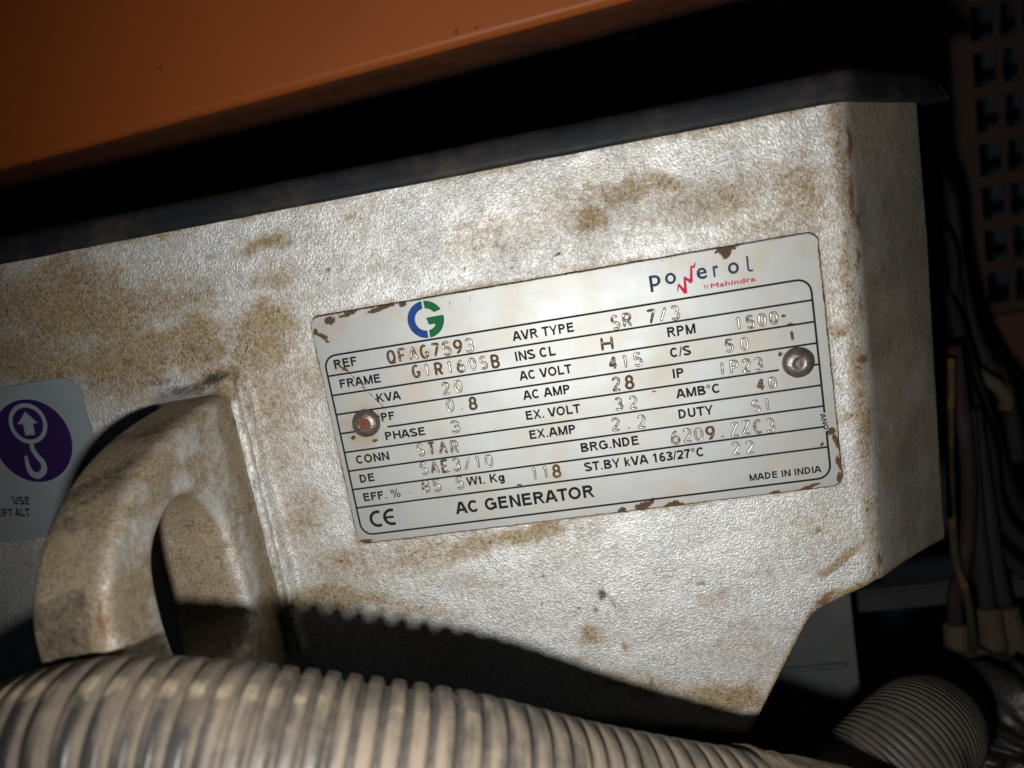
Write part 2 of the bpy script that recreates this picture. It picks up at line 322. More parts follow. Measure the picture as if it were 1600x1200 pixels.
# lifting lug: a D-shaped eye cast on the side, standing out from the front face
def loop(pts, n=34): return catmull(np.array(pts+[pts[0]], float), n)[:-1]
outer = [(15.5, -3), (14.3, 8), (12.6, 22), (9.0, 36), (3.2, 47.5), (-3.5, 55), (-11, 60), (-19, 62), (-31, 61.5), (-43, 57), (-53, 46), (-58, 30), (-60, 12), (-60, -3)]
inner = [(-38, 15), (-28, 15.4), (-18.3, 16), (-11.7, 17.6), (-6.2, 21.6), (-3.2, 27.3), (-3.0, 33), (-6.0, 39.5), (-10.4, 44), (-17, 45.8), (-28, 46), (-37, 44), (-43, 38), (-45.5, 30), (-43.5, 21)]
def byang(pts, closed_pts, cen, angs):
    out = []
    Q = np.array(closed_pts)-cen
    for a in angs:
        d = np.array([math.cos(a), math.sin(a)]); best = 0
        for i in range(len(Q)):
            p, q = Q[i], Q[(i+1) % len(Q)]; e = q-p; den = d[0]*e[1]-d[1]*e[0]
            if abs(den) < 1e-9: continue
            t = (p[0]*e[1]-p[1]*e[0])/den; s_ = (p[0]*d[1]-p[1]*d[0])/den
            if t > 0 and -1e-6 <= s_ <= 1+1e-6: best = max(best, t)
        out.append(cen+d*best)
    return np.array(out)
cen = np.array([-21., 30.]); angs = np.linspace(0, 2*math.pi, 170, endpoint=False)
oc = np.vstack([resample(catmull(outer, 8), 90)[0], [[-60, -3], [15.5, -3]]]); icc = loop(inner, 6)
O = byang(None, oc, cen, angs); I = byang(None, icc, cen, angs)
UL, UR = -102.0, -85.0   # the root is broader on its far side
rr = 2.6; cs = []                      # rounded-rectangle section: (t from outer to inner in mm from each edge, u)
def sect(Lw):
    H_ = (UR-UL)/2; pts = []; um = (UL+UR)/2; r = min(rr, Lw*.3)
    corners = [(r, UR-r, 180, 90), (Lw-r, UR-r, 90, 0), (Lw-r, UL+r, 0, -90), (r, UL+r, -90, -180)]
    for (ct, cu, a0, a1) in corners:
        for a in np.linspace(math.radians(a0), math.radians(a1), 6): pts.append((ct+r*math.cos(a), cu+r*math.sin(a)))
        nxt = None
    return pts
def dens(pts):                          # extra points on the flats
    pts = np.array(pts+[pts[0]]); out = []
    for i in range(len(pts)-1):
        L = np.linalg.norm(pts[i+1]-pts[i]); k = 9 if i % 6 == 5 else 1
        for j in range(k): out.append(lerp(pts[i], pts[i+1], j/k))
    return np.array(out)
LP = []
for i in range(len(angs)):
    d = I[i]-O[i]; Lw = np.linalg.norm(d); d = d/Lw; q = dens(sect(Lw))
    LP.append(np.stack([q[:, 1], O[i][0]+d[0]*q[:, 0], O[i][1]+d[1]*q[:, 0]], -1))
LP = np.array(LP)
LP[..., 0] -= 7.5*sstep(24, 8, LP[..., 2])*sstep(-92, -101, LP[..., 0])*sstep(4, -10, LP[..., 1])
nz = (fbm(LP[..., 1]/6+LP[..., 2]/9, LP[..., 0]/6+LP[..., 2]/7, 77)-.5)*.5
LP[..., 0] += nz; LP[..., 2] += nz
rim = sstep(-86.5, -90, LP[..., 0])
n1 = fbm(LP[..., 1]/7, LP[..., 2]/7+LP[..., 0]/9, 81); n2 = fbm(LP[..., 1]/3, LP[..., 2]/3+LP[..., 0]/4, 83)
top_ = sstep(0, 14, LP[..., 1])
n3 = fbm(LP[..., 1]/2, LP[..., 2]/2+LP[..., 0]/2.5, 87); LG = np.clip(.50+.48*rim+1.2*(n1-.45)+.5*(n3-.5)+.25*top_*rim, 0, 1.1)
LR = np.clip(.62*np.exp(-((LP[..., 0]+86.6)/1.1)**2)*(n2*1.7)*sstep(0, -10, LP[..., 1])*sstep(44, 52, LP[..., 2])+.20*sstep(.6, .85, n1), 0, 1)
root_ = sstep(13, 3, LP[..., 2]); LG = np.clip(LG+.5*root_, 0, 1.15)
LD = np.clip(.42*root_*n2*1.4+.55*sstep(.40, .72, n1)*rim+.35*sstep(.55, .8, n3)+.45*sstep(.5, .75, n2)*top_*rim, 0, .6)
lug = grid('lifting_lug', LP, MC, alt, attrs=np.stack([LG, LD, LR, np.full_like(LG, .62)], -1), wrap_r=True, wrap_c=True)
tag(lug, 'brown stained lifting lug with an arched opening')

# dark cover along the top, following the cheek on the right
lp = [(u, 4.6) for u in np.arange(-425, 68, 6.)]
for a in np.linspace(0, CA, 8): lp.append((67.5+4*math.sin(a), 4.6-4*(1-math.cos(a))))
e0 = np.array(lp[-1]); Ll = (CD+7+e0[1])/math.sin(CA)
for t in np.linspace(3, Ll, 12): lp.append(tuple(e0+dc*t))
lp = np.array(lp); lt, _ = resample(lp, 260)
T = np.gradient(lt, axis=0); T /= np.linalg.norm(T, axis=1)[:, None]; Nn = np.stack([-T[:, 1], T[:, 0]], 1)       # outward normal (u,w)
sec = [(-9, 56.3), (-2, 55.8), (-.5, 55.8), (-.05, 56.3), (0, 57.2), (-.3, 60.0), (-.7, 61.2), (-1.4, 61.9), (-2.8, 62.3), (-60, 63.5)]
wob = (fbm(lt[:, 0]/9, lt[:, 1]/9, 91)-.5)
LIDP = np.zeros((len(lt), len(sec), 3))
for j, (o_, v_) in enumerate(sec):
    if o_ > -20:
        LIDP[:, j, 0] = lt[:, 0]+Nn[:, 0]*o_; LIDP[:, j, 2] = lt[:, 1]+Nn[:, 1]*o_
    else:
        LIDP[:, j, 0] = lt[:, 0]-10*sstep(60, 90, lt[:, 0]); LIDP[:, j, 2] = -70
    LIDP[:, j, 1] = v_+wob*.5*(1 if 0 < j < 9 else 0)
endt = sstep(len(lt)-9, len(lt)-1, np.arange(len(lt)))
for j in range(3, len(sec)-1): LIDP[:, j, 0] -= endt*(sec[j][1]-56)*.45
nL, nS = LIDP.shape[:2]
lid = grid('top_cover', LIDP, M_LID, alt, flip=True, extra=[[(nL-1)*nS+j for j in range(nS)]])
tag(lid, 'dark blue grey cover with a dusty overhanging lip')
def dome(name, c, r, h, mat, parent, ax='w', seg=28, rings=8, flat=.0):
    Q = []
    for i in range(rings+1):
        t = i/rings; rad = r*math.cos(t*math.pi/2) if not flat else r*(1-flat*t); z = h*math.sin(t*math.pi/2)
        for j in range(seg):
            a = 2*math.pi*j/seg
            if ax == 'w': Q.append((c[0]+rad*math.cos(a), c[1]+rad*math.sin(a), c[2]+z))
            else: Q.append((c[0]+rad*math.cos(a), c[1]+z, c[2]+rad*math.sin(a)))
    Q = np.array(Q).reshape(rings+1, seg, 3); return grid(name, Q, mat, parent, wrap_c=True, flip=(ax != 'w'))
dome('cover_bolt', (72, 62.8, -22), 8, 3.2, M_LID, alt, 'v')

# ------------------------------------------------------------------ nameplate
HW, HH = 60.0, 29.7154
npl = empty('nameplate', (0, -HH, 0), 'scratched aluminium nameplate with stamped values and brown chipped edges', 'nameplate')
PW = 1.0                                           # front of the plate above the casting
us = np.unique(np.round(np.r_[np.linspace(-HW, -HW+3, 14), np.arange(-HW+3, HW-3, .36), np.linspace(HW-3, HW, 14)], 4))
rc = 2.6
def ptop(u):
    a = np.clip(np.abs(u)-(HW-rc), 0, rc); return HH-rc+np.sqrt(np.maximum(rc*rc-a*a, 0))
rowst = np.r_[np.linspace(0, .02, 4), np.linspace(.03, .97, 150), np.linspace(.98, 1, 4)]
tp = ptop(us); tp_n = tp+(fbm(us/2.5, us*0, 11)-.5)*.22*sstep(0, 8, HW-abs(us)); bt = -tp+(fbm(us/2.2, us*0+5, 12)-.5)*.30*sstep(0, 8, HW-abs(us))
PV = bt[None]+(tp_n-bt)[None]*rowst[:, None]; PU = np.broadcast_to(us, PV.shape).copy()
PU += np.where(abs(PU) > HW-.6, (fbm(PV/2.5, PU*0, 13)-.5)*.25, 0)
PZ = PW+(fbm(PU/26, PV/18, 15)-.5)*.25
chips = [(516, 500, 11, 7, 10, 1.2), (545, 490, 22, 4.5, 9, .95), (598, 480, 36, 4.5, 9, 1.1), (632, 474, 9, 6, 9, 1.1), (505, 524, 12, 5, -28, 1.05), (494, 519, 5, 6, 0, 1.2), (512, 531, 9, 4, -30, .9), (1134, 388, 17, 6, 9, 1.3), (1134, 394, 8, 9, 0, 1.2),
         (1291, 521, 4, 13, 0, 1.2), (1298, 673, 8, 8, 0, 1.2), (1306, 690, 5, 16, 8, 1.1), (1310, 722, 4, 14, 5, 1.1), (973, 794, 7, 5, 0, 1.2), (1003, 789, 14, 7, 10, 1.25), (1016, 782, 8, 5, 30, 1.1), (1050, 788, 17, 6, 4, 1.25),
         (1208, 768, 12, 3.5, 8, 1.15), (1265, 759, 22, 3.5, 8, 1.1), (573, 844, 14, 5, 8, 1.2), (1311, 745, 5, 12, 0, 1.0), (1236, 522, 3.2, 12, 12, 1.0), (1231, 505, 10, 3, -10, .9), (1222, 490, 4, 3, 0, 1.0), (1218, 552, 6, 5, 0, .85), (540, 574, 7, 4, -20, .95),
         (1219, 530, 2, 14, 0, .55), (1168, 587, 0, 0, 0, 0), (1023, 612, 5, 2, -10, .9), (812, 757, 5, 3, 0, .9), (1284, 692, 4, 4, 0, .8), (1203, 604, 4, 4, 0, .9), (588, 687, 8, 4, 0, .95), (553, 681, 6, 5, 0, .95), (592, 650, 5, 8, 0, .6)]
chips = [(c[0], c[1], c[2]*.84, c[3]*.84, c[4], c[5]*.95) for c in chips if c[2] > 0]
fringe = [(571, 664, 36, 34, 0, .75), (1248, 568, 30, 30, 0, .45), (1230, 500, 26, 30, 0, .35), (540, 565, 30, 14, 0, .40), (668, 550, 60, 12, 9, .45), (668, 580, 22, 12, 0, .4), (950, 535, 16, 12, 0, .35), (1250, 390, 40, 24, 0, .35), (520, 510, 40, 20, 0, .4), (690, 705, 40, 10, 8, .4), (870, 740, 16, 12, 0, .35), (985, 590, 16, 12, 0, .4), (1290, 640, 12, 60, 6, .35), (1110, 400, 60, 14, 8, .30), (610, 490, 60, 12, 8, .35), (1015, 785, 70, 12, 6, .4), (700, 735, 40, 10, 8, .35), (800, 460, 120, 20, 9, .18)]
def line_patch(U, V, a, b, wd, amt):
    p = at(*a); q = at(*b); d = (q-p)[:2]; L2 = d@d; t = np.clip(((U-p[0])*d[0]+(V-p[1])*d[1])/L2, 0, 1)
    return amt*np.exp(-((np.hypot(U-p[0]-d[0]*t, V-p[1]-d[1]*t))/wd)**2)
PR = patches(PU, PV, chips, 1.2)
for (a, b, wd, amt) in [((540, 574), (602, 636), .26, .75), ((602, 636), (640, 665), .2, .5), ((704, 462), (704, 482), .2, .6), ((735, 460), (737, 478), .2, .55), ((1163, 405), (1185, 430), .18, .5), ((1168, 387), (1176, 396), .18, .5), ((593, 700), (615, 740), .18, .42), ((622, 705), (645, 775), .2, .45), ((997, 394), (1000, 402), .2, .6), ((1030, 400), (1034, 408), .2, .7), ((1046, 398), (1050, 405), .2, .7), ((560, 535), (575, 540), .25, .6)]:
    PR = np.maximum(PR, line_patch(PU, PV, a, b, wd, amt))
edge_d = np.minimum(np.minimum(tp[None]-PV, PV+tp[None]), HW-abs(PU))
PR = np.maximum(PR, .72*np.exp(-(edge_d/.32)**2)*(.35+1.1*fbm(PU/5, PV/5, 19)))
PG = patches(PU, PV, fringe)*(.6+.8*fbm(PU/5, PV/5, 23)); PG = np.maximum(PG, .30*np.exp(-edge_d/2.0))
back = np.stack([PU, PV, np.full_like(PU, .05)], -1)
front = np.stack([PU, PV, PZ], -1)
idx = []
nR, nC = PU.shape
ring = [(0, c) for c in range(nC)]+[(r, nC-1) for r in range(1, nR)]+[(nR-1, c) for c in range(nC-2, -1, -1)]+[(r, 0) for r in range(nR-2, 0, -1)]
vv = front.reshape(-1, 3); base_i = len(vv); low = np.array([(PU[r, c], PV[r, c], -.3) for r, c in ring])
ex = []
for i in range(len(ring)):
    j = (i+1) % len(ring); a = ring[i][0]*nC+ring[i][1]; b = ring[j][0]*nC+ring[j][1]; ex.append([a, base_i+i, base_i+j, b])
rq, cq = np.meshgrid(np.arange(nR-1), np.arange(nC-1), indexing='ij')
qq = np.stack([rq*nC+cq, rq*nC+cq+1, (rq+1)*nC+cq+1, (rq+1)*nC+cq], -1).reshape(-1, 4).tolist()
pa = np.stack([PG, PG*0, PR, np.ones_like(PR)], -1).reshape(-1, 4); la = np.tile([0, 0, 1., 1], (len(low), 1))
plate = mesh('plate', np.vstack([vv, low]), qq+ex, MP, npl, False, np.vstack([pa, la]))
for p_ in plate.data.polygons[:len(qq)]: p_.use_smooth = True
def pz(u, v): return PW+(fbm(np.asarray(u)/26, np.asarray(v)/18, 15)-.5)*.25

# printed lettering: outline letters laid on the plate
_tc = {}
def glyphs(txt, bold):
    key = (txt, bold)
    if key in _tc: return _tc[key]
    cu = bpy.data.curves.new('t', 'FONT'); cu.body = txt; cu.size = 1; cu.offset = bold; cu.resolution_u = 3; cu.space_character = 1.04
    o = bpy.data.objects.new('t', cu); col.objects.link(o)
    dg = bpy.context.evaluated_depsgraph_get(); me = bpy.data.meshes.new_from_object(o.evaluated_get(dg))
    v = np.array([x.co[:2] for x in me.vertices]); f = [list(p.vertices) for p in me.polygons]
    bpy.data.objects.remove(o); bpy.data.curves.remove(cu); bpy.data.meshes.remove(me)
    _tc[key] = (v, f); return v, f
CAP = glyphs('H', 0.0)[0][:, 1].max()
def lettering(name, txt, p0, p1, h, mat, parent, bold=.018, rot=None, lift=.035, w=0.0, zf=None):
    """txt from p0 to p1 (ends of its baseline, mm) with capital height h"""
    v, f = glyphs(txt, max(bold, 0.)); p0 = np.array(p0[:2]); p1 = np.array(p1[:2]); d = p1-p0; L = np.linalg.norm(d); d = d/L; n = np.array([-d[1], d[0]])
    x = (v[:, 0]-v[:, 0].min())/(v[:, 0].max()-v[:, 0].min())*L; y = v[:, 1]/CAP*h
    q = p0[None]+x[:, None]*d+y[:, None]*n
    if bold < 0:
        k = len(q); ofs = np.array([(0, 0), (1, 0), (-1, 0), (0, 1), (0, -1)])*(-bold*h); q = np.concatenate([q+o for o in ofs]); f = [[i+k*j for i in g] for j in range(5) for g in f]
        z = zf(q[:, 0], q[:, 1])+lift+np.repeat(np.arange(5), k)*.003; return mesh(name, np.c_[q, z], f, mat, parent)
    z = (zf(q[:, 0], q[:, 1]) if zf else np.full(len(q), w))+lift
    return mesh(name, np.c_[q, z], f, mat, parent)
Z1 = (470, 340, 3.529); Z2 = (900, 340, 3.529); Z3 = (500, 600, 3.5556); Z4 = (880, 580, 3.478); Z6 = (1000, 380, 8.)
def zp(z, x, y): return at(z[0]+x/z[2], z[1]+y/z[2], PW)
MMZ = 3.53*6.42                                    # survey zoom units per mm on the plate
ST_ = .212
def Dq(x0, y0, x1, y1, hw): return [[(x0-hw/2, y0), (x0+hw/2, y0), (x1+hw/2, y1), (x1-hw/2, y1)]]
def Bq(x0, y0, x1, y1): return [[(x0, y0), (x1, y0), (x1, y1), (x0, y1)]]
def Cq(pts, wd=ST_):
    P2 = np.array(pts, float); T = np.gradient(P2, axis=0); T /= np.linalg.norm(T, axis=1)[:, None]; N = np.stack([-T[:, 1], T[:, 0]], 1)*wd/2
    return [[tuple(P2[i]+N[i]), tuple(P2[i]-N[i]), tuple(P2[i+1]-N[i+1]), tuple(P2[i+1]+N[i+1])] for i in range(len(P2)-1)]
def Ar(cx, cy, rx_, ry_, a0, a1, n=14): return [(cx+rx_*math.cos(math.radians(a)), cy+ry_*math.sin(math.radians(a))) for a in np.linspace(a0, a1, n)]
t_ = ST_; e_ = t_/2; hd_ = .235
def ell(x0, y0, x1, y1, a0=0, a1=360, n=22): return Cq(Ar((x0+x1)/2, (y0+y1)/2, (x1-x0)/2-e_, (y1-y0)/2-e_, a0, a1, n))
GL = {  # glyph: advance, pieces (cap height 1)
 'A': (.98, Dq(.10, 0, .45, 1, hd_)+Dq(.88, 0, .53, 1, hd_)+Bq(.24, .21, .74, .21+t_)), 'B': (.98, Bq(.1, 0, .1+t_, 1)+Cq([(.2, 1-e_), (.52, 1-e_)]+Ar(.54, .745, .22, .255-e_, 80, -80, 9)+[(.2, .49+.0)])+Cq([(.2, .50), (.55, .50)]+Ar(.57, .27, .26, .27-e_, 80, -80, 9)+[(.2, e_)])),
 'C': (1., ell(.06, -.01, .95, 1.01, 42, 318)), 'D': (1., Bq(.1, 0, .1+t_, 1)+Cq([(.2, 1-e_), (.42, 1-e_)]+Ar(.42, .5, .46-e_, .5-e_, 80, -80, 13)+[(.42, e_), (.2, e_)])),
 'E': (.92, Bq(.1, 0, .1+t_, 1)+Bq(.2, 0, .84, t_)+Bq(.2, .44, .78, .44+t_)+Bq(.2, 1-t_, .82, 1)), 'F': (.85, Bq(.1, 0, .1+t_, 1)+Bq(.2, .42, .70, .42+t_)+Bq(.2, 1-t_, .79, 1)),
 'G': (1.07, ell(.06, -.01, 1.0, 1.01, 42, 322)+Bq(.58, .40, 1.0, .40+t_)+Bq(1.0-t_, .10, 1.0, .45)), 'H': (1., Bq(.1, 0, .1+t_, 1)+Bq(.75, 0, .75+t_, 1)+Bq(.2, .43, .8, .43+t_)), 'I': (.39, Bq(.1, 0, .1+t_, 1)),
 'K': (1., Bq(.1, 0, .1+t_, 1)+Dq(.24, .38, .82, 1, .24)+Dq(.42, .56, .86, 0, .23)), 'L': (.85, Bq(.1, 0, .1+t_, 1)+Bq(.2, 0, .8, t_)), 'M': (1.16, Bq(.1, 0, .1+t_, 1)+Bq(.9, 0, .9+t_, 1)+Dq(.20, 1, .58, 0, .20)+Dq(.96, 1, .58, 0, .20)),
 'N': (1., Bq(.1, 0, .1+t_, 1)+Bq(.74, 0, .74+t_, 1)+Dq(.19, 1, .82, 0, .21)), 'O': (1.09, ell(.05, -.01, 1.03, 1.01)), 'P': (.93, Bq(.1, 0, .1+t_, 1)+Cq([(.2, 1-e_), (.5, 1-e_)]+Ar(.52, .70, .32-e_, .30-e_, 80, -80, 9)+[(.2, .41+.07)])),
 'R': (1., Bq(.1, 0, .1+t_, 1)+Cq([(.2, 1-e_), (.54, 1-e_)]+Ar(.56, .72, .32-e_, .28-e_, 80, -80, 9)+[(.2, .46+.06)])+Dq(.54, .5, .86, 0, .21)), 'S': (.93, Cq(Ar(.46, .74, .33, .27-e_, 25, 255, 12)+Ar(.46, .27, .35, .28-e_, 85, -160, 13))),
 'T': (.85, Bq(.03, 1-t_, .83, 1)+Bq(.43-e_, 0, .43+e_, .9)), 'U': (1., Cq([(.1+e_, 1), (.1+e_, .36)]+Ar(.5, .36, .4-e_, .37-e_, 190, 350, 12)+[(.9-e_, .36), (.9-e_, 1)])), 'V': (.93, Dq(.10, 1, .44, 0, hd_)+Dq(.83, 1, .49, 0, hd_)), 'W': (1.32, Dq(.1, 1, .34, 0, .19)+Dq(.34, 0, .64, 1, .19)+Dq(.67, 1, .97, 0, .19)+Dq(.97, 0, 1.21, 1, .19)),
 'X': (.93, Dq(.12, 0, .80, 1, .21)+Dq(.82, 0, .13, 1, .21)), 'Y': (.93, Dq(.10, 1, .44, .40, .2)+Dq(.82, 1, .49, .40, .2)+Bq(.465-e_, 0, .465+e_, .46)), 'k': (.78, Bq(.08, 0, .08+t_, 1)+Dq(.2, .30, .58, .73, .21)+Dq(.33, .44, .62, 0, .2)), 't': (.47, Bq(.14, .08, .14+t_, .96)+Bq(.02, .60, .42, .73)+Bq(.16, 0, .42, .14)),
 'g': (.85, ell(.06, .0, .68, .75)+Cq([(.74-e_, .73), (.74-e_, -.02)]+Ar(.42, -.04, .31-e_, .24-e_, -5, -165, 9))), '.': (.39, Bq(.11, 0, .29, .18)), '/': (.39, Dq(.05, -.01, .34, 1.01, .14)), ' ': (.39, []), "'": (.33, Bq(.08, .66, .24, 1.)),
 '°': (.52, Cq(Ar(.25, .82, .15, .15, 0, 360, 14), .10)), '%': (1.24, Cq(Ar(.28, .75, .17, .20, 0, 360, 14), .12)+Cq(Ar(.96, .25, .17, .20, 0, 360, 14), .12)+Dq(.38, -.02, .86, 1.02, .13)),
 '1': (.78, Bq(.34, 0, .34+t_, 1)+Dq(.18, .70, .42, .95, .2)), '2': (.78, Cq(Ar(.38, .70, .29, .30-e_, 165, -25, 10)+[(.42, .34), (.12, .10)])+Bq(.05, 0, .70, t_)), '3': (.78, Cq(Ar(.36, .74, .26, .26-e_, 155, -80, 10)+[(.34, .52)])+Cq([(.34, .52)]+Ar(.36, .27, .30, .27-e_, 80, -160, 11))),
 '6': (.78, ell(.06, -.01, .73, .64)+Cq(Ar(.44, .5, .36-e_, .5-e_, 55, 190, 11))), '7': (.78, Bq(.06, 1-t_, .72, 1)+Cq([(.62, .9), (.42, .55), (.33, .25), (.30, 0)]))}
def grotesk(name, txt, p0, p1, h, mat, parent, lift=.03, w=0., zf=None):
    p0 = np.array(p0[:2]); p1 = np.array(p1[:2]); d = p1-p0; L = np.linalg.norm(d); d = d/L; n = np.array([-d[1], d[0]])
    x = 0; quads = []
    for ch in txt:
        adv, pc = GL[ch]
        for i, q in enumerate(pc): quads.append((np.array(q)+[x, 0], i))
        x += adv
    allx = np.concatenate([q[:, 0] for q, _ in quads]); x0, x1 = allx.min(), allx.max(); Vv = []; Ff = []
    for q, i in quads:
        b = len(Vv); A2 = 0
        for a, c in q:
            pt = p0+d*((a-x0)/(x1-x0)*L)+n*(c*h); z = (float(zf(pt[0], pt[1])) if zf else w)+lift+.0015*(i % 24); Vv.append((pt[0], pt[1], z))
        pts = np.array(Vv[b:]); area = sum(pts[k][0]*pts[(k+1) % 4][1]-pts[(k+1) % 4][0]*pts[k][1] for k in range(4))
        Ff.append([b, b+1, b+2, b+3] if area > 0 else [b+3, b+2, b+1, b])
    return mesh(name, Vv, Ff, mat, parent)
printed = [(Z1, 'REF', 190, 838, 313, 812, 52), (Z1, 'FRAME', 220, 941, 443, 909, 50), (Z1, 'AVR TYPE', 1170, 682, 1508, 629, 52), (Z1, 'INS CL', 1187, 793, 1408, 759, 53), (Z1, 'AC VOLT', 1208, 899, 1497, 858, 51),
           (Z1, 'AC AMP', 1228, 1006, 1487, 970, 51), (Z3, 'KVA', 320, 103, 453, 85, 50), (Z3, 'PF', 345, 208, 418, 197, 48), (Z3, 'EX. VOLT', 1148, 200, 1450, 160, 51), (Z3, 'PHASE', 367, 312, 587, 284, 48), (Z3, 'EX.AMP', 1168, 307, 1423, 274, 51),
           (Z3, 'CONN', 205, 445, 388, 420, 50), (Z3, 'DE', 226, 549, 306, 538, 48), (Z3, 'EFF. %', 247, 652, 450, 626, 49), (Z3, 'Wt. Kg', 818, 564, 1028, 540, 50), (Z3, 'AC GENERATOR', 757, 724, 1527, 627, 72),
           (Z2, 'RPM', 507, 660, 662, 638, 53), (Z2, 'C/S', 522, 773, 637, 756, 52), (Z2, 'IP', 537, 887, 597, 879, 51), (Z4, 'AMB°C', 615, 149, 852, 117, 51), (Z4, 'DUTY', 630, 259, 818, 233, 51), (Z4, 'BRG.NDE', 100, 441, 413, 399, 52),
           (Z4, 'ST.BY kVA 163/27°C', 118, 547, 765, 461, 52), (Z4, 'MADE IN INDIA', 1015, 597, 1405, 549, 38)]
for z, t, x0, y0, x1, y1, h in printed:
    a, b = zp(z, x0, y0), zp(z, x1, y1); m_ = (a[1]+b[1])/2; dv_ = (b[1]-a[1])*.35
    grotesk('printed_text', t, (a[0], m_-dv_/2), (b[0], m_+dv_/2), h/MMZ*1.0, M_BLACK, npl, zf=pz)
a, b = zp(Z4, 1397, 232), zp(Z4, 1420, 320)
grotesk('printed_text', 'ANO', (a[0]-.1, a[1]), (b[0]-.1, b[1]), 1.15, M_BLACK, npl, zf=pz)
def ribbon(name, pts, wd, mat, parent, lift=.035, zf=pz, w=0., closed=False):
    P2 = np.array(pts, float); T = np.gradient(P2, axis=0) if not closed else np.roll(P2, -1, 0)-np.roll(P2, 1, 0)
    T /= np.linalg.norm(T, axis=1)[:, None]; N = np.stack([-T[:, 1], T[:, 0]], 1); wd = np.broadcast_to(np.asarray(wd, float), (len(P2),))[:, None]
    A = P2+N*wd/2; B_ = P2-N*wd/2; Q = np.stack([A, B_], 1); z = (zf(Q[..., 0], Q[..., 1]) if zf else np.full(Q.shape[:2], w))+lift
    return grid(name, np.concatenate([Q, z[..., None]], -1), mat, parent, wrap_r=closed, smooth=False)
LW = .48; FLu, FRu = -58.41, 57.45; V0, DV, VB = 19.626, 4.9407, -27.357
def rrect(x0, x1, y0, y1, r, n=8):
    p = []
    for cx, cy, a0 in ((x1-r, y1-r, 0), (x0+r, y1-r, 90), (x0+r, y0+r, 180), (x1-r, y0+r, 270)):
        for a in np.linspace(a0, a0+90, n): p.append((cx+r*math.cos(math.radians(a)), cy+r*math.sin(math.radians(a))))
    return p
# border: starts above the small sideways letters and runs round to below them
ga, gb = zp(Z4, 1410, 226)[1], zp(Z4, 1428, 326)[1]
r_ = 3.0; bp = [(FRu, ga)]
for k in rrect(FLu, FRu, VB, V0, r_): bp.append(k)
bp.append((FRu, gb)); bp, _ = resample(np.array(bp), 420)
ribbon('border_line', bp, LW, M_BLACK, npl)
for i in range(1, 9):
    v_ = V0-DV*i
    segs = [(FLu+.2, FRu-.2)]
    if i == 4: segs = [(FLu+.2, -50.5), (-46, 48.5), (54.6, FRu-.2)]
    for s_, e_ in segs:
        x_ = np.linspace(s_, e_, max(3, int((e_-s_)/2))); ribbon('divider_line', np.stack([x_, np.full_like(x_, v_)], 1), LW*.95, M_BLACK, npl)
# round two-part monogram
def flat(name, pts, mat, parent, lift=.04, zf=pz, w=0.):
    bm = bmesh.new(); vs_ = [bm.verts.new((p[0], -((float(zf(p[0], p[1])) if zf else w)+lift), p[1])) for p in pts]; bm.faces.new(vs_); bm.normal_update()
    bmesh.ops.triangulate(bm, faces=bm.faces[:], ngon_method='EAR_CLIP'); bmesh.ops.recalc_face_normals(bm, faces=bm.faces[:]); bmesh.ops.scale(bm, vec=(S, S, S), verts=bm.verts[:]); return bm_obj(name, bm, mat, parent)
def arcp(c, r, a0, a1, n=18): return [(c[0]+r*math.cos(math.radians(a)), c[1]+r*math.sin(math.radians(a))) for a in np.linspace(a0, a1, n)]
lc = zp(Z1, 689, 562)[:2]; ro = 98/MMZ*1.04; ri = 58/MMZ*1.04
flat('logo_mark', arcp(lc, ro, 93, 268)+arcp(lc, ri, 266, 96), M_BLUE, npl)
flat('logo_mark', arcp(lc, ro, 87, 24)+arcp(lc, ri, 32, 84), M_GREEN, npl)
flat('logo_mark', [(lc[0]+.03*ro, lc[1]+.09*ro)]+arcp(lc, ro, 6, -87)+arcp(lc, ri, -84, -42, 8)+[(lc[0]+.47*ro, lc[1]-.30*ro), (lc[0]+.12*ro, lc[1]-.30*ro)], M_GREEN, npl)
# brand lettering with the red zigzag in the middle
for t, x0, y0, x1, y1, capz in [('p', 130, 541, 262, 524, 190), ('o', 325, 515, 455, 497, 190), ('e', 720, 452, 840, 433, 190), ('r', 925, 420, 985, 411, 190), ('o', 1110, 386, 1240, 367, 190)]:
    a, b = zp(Z6, x0, y0), zp(Z6, x1, y1); m_ = (a[1]+b[1])/2
    lettering('logo_letter', t, (a[0], m_), (b[0], m_), capz/8/6.42*.98, M_NAVY, npl, -.022, zf=pz)
def zpoly(pts): return np.array([zp(Z6, *p)[:2] for p in pts])
lq, _ = resample(catmull(zpoly([(1336, 160), (1345, 240), (1352, 310), (1368, 342), (1415, 338)]), 6), 24); ribbon('logo_letter', lq, .42, M_NAVY, npl)
zz = [((690, 245), (672, 300), .28, .5), ((685, 292), (632, 296), .55, .45), ((640, 285), (640, 490), .45, .75), ((645, 488), (552, 425), .85, .4), ((556, 420), (572, 628), .5, .75), ((572, 622), (478, 512), .85, .45), ((482, 515), (468, 605), .4, .22)]
for i_, (a, b, w0, w1) in enumerate(zz):
    q = np.linspace(zp(Z6, *a)[:2], zp(Z6, *b)[:2], 6); ribbon('logo_zigzag', q, np.linspace(w0, w1, 6), M_RED, npl, lift=.04+.004*i_)
for t, x0, y0, x1, y1, h, bo in [('by', 803, 566, 864, 556, 52, -.01), ('Mahindra', 890, 557, 1445, 478, 56, -.05)]:
    a, b = zp(Z6, x0, y0), zp(Z6, x1, y1); m_ = (a[1]+b[1])/2
    lettering('logo_text', t, (a[0], m_), (b[0], m_), h/8/6.42*.95, M_RED, npl, bo, zf=pz)
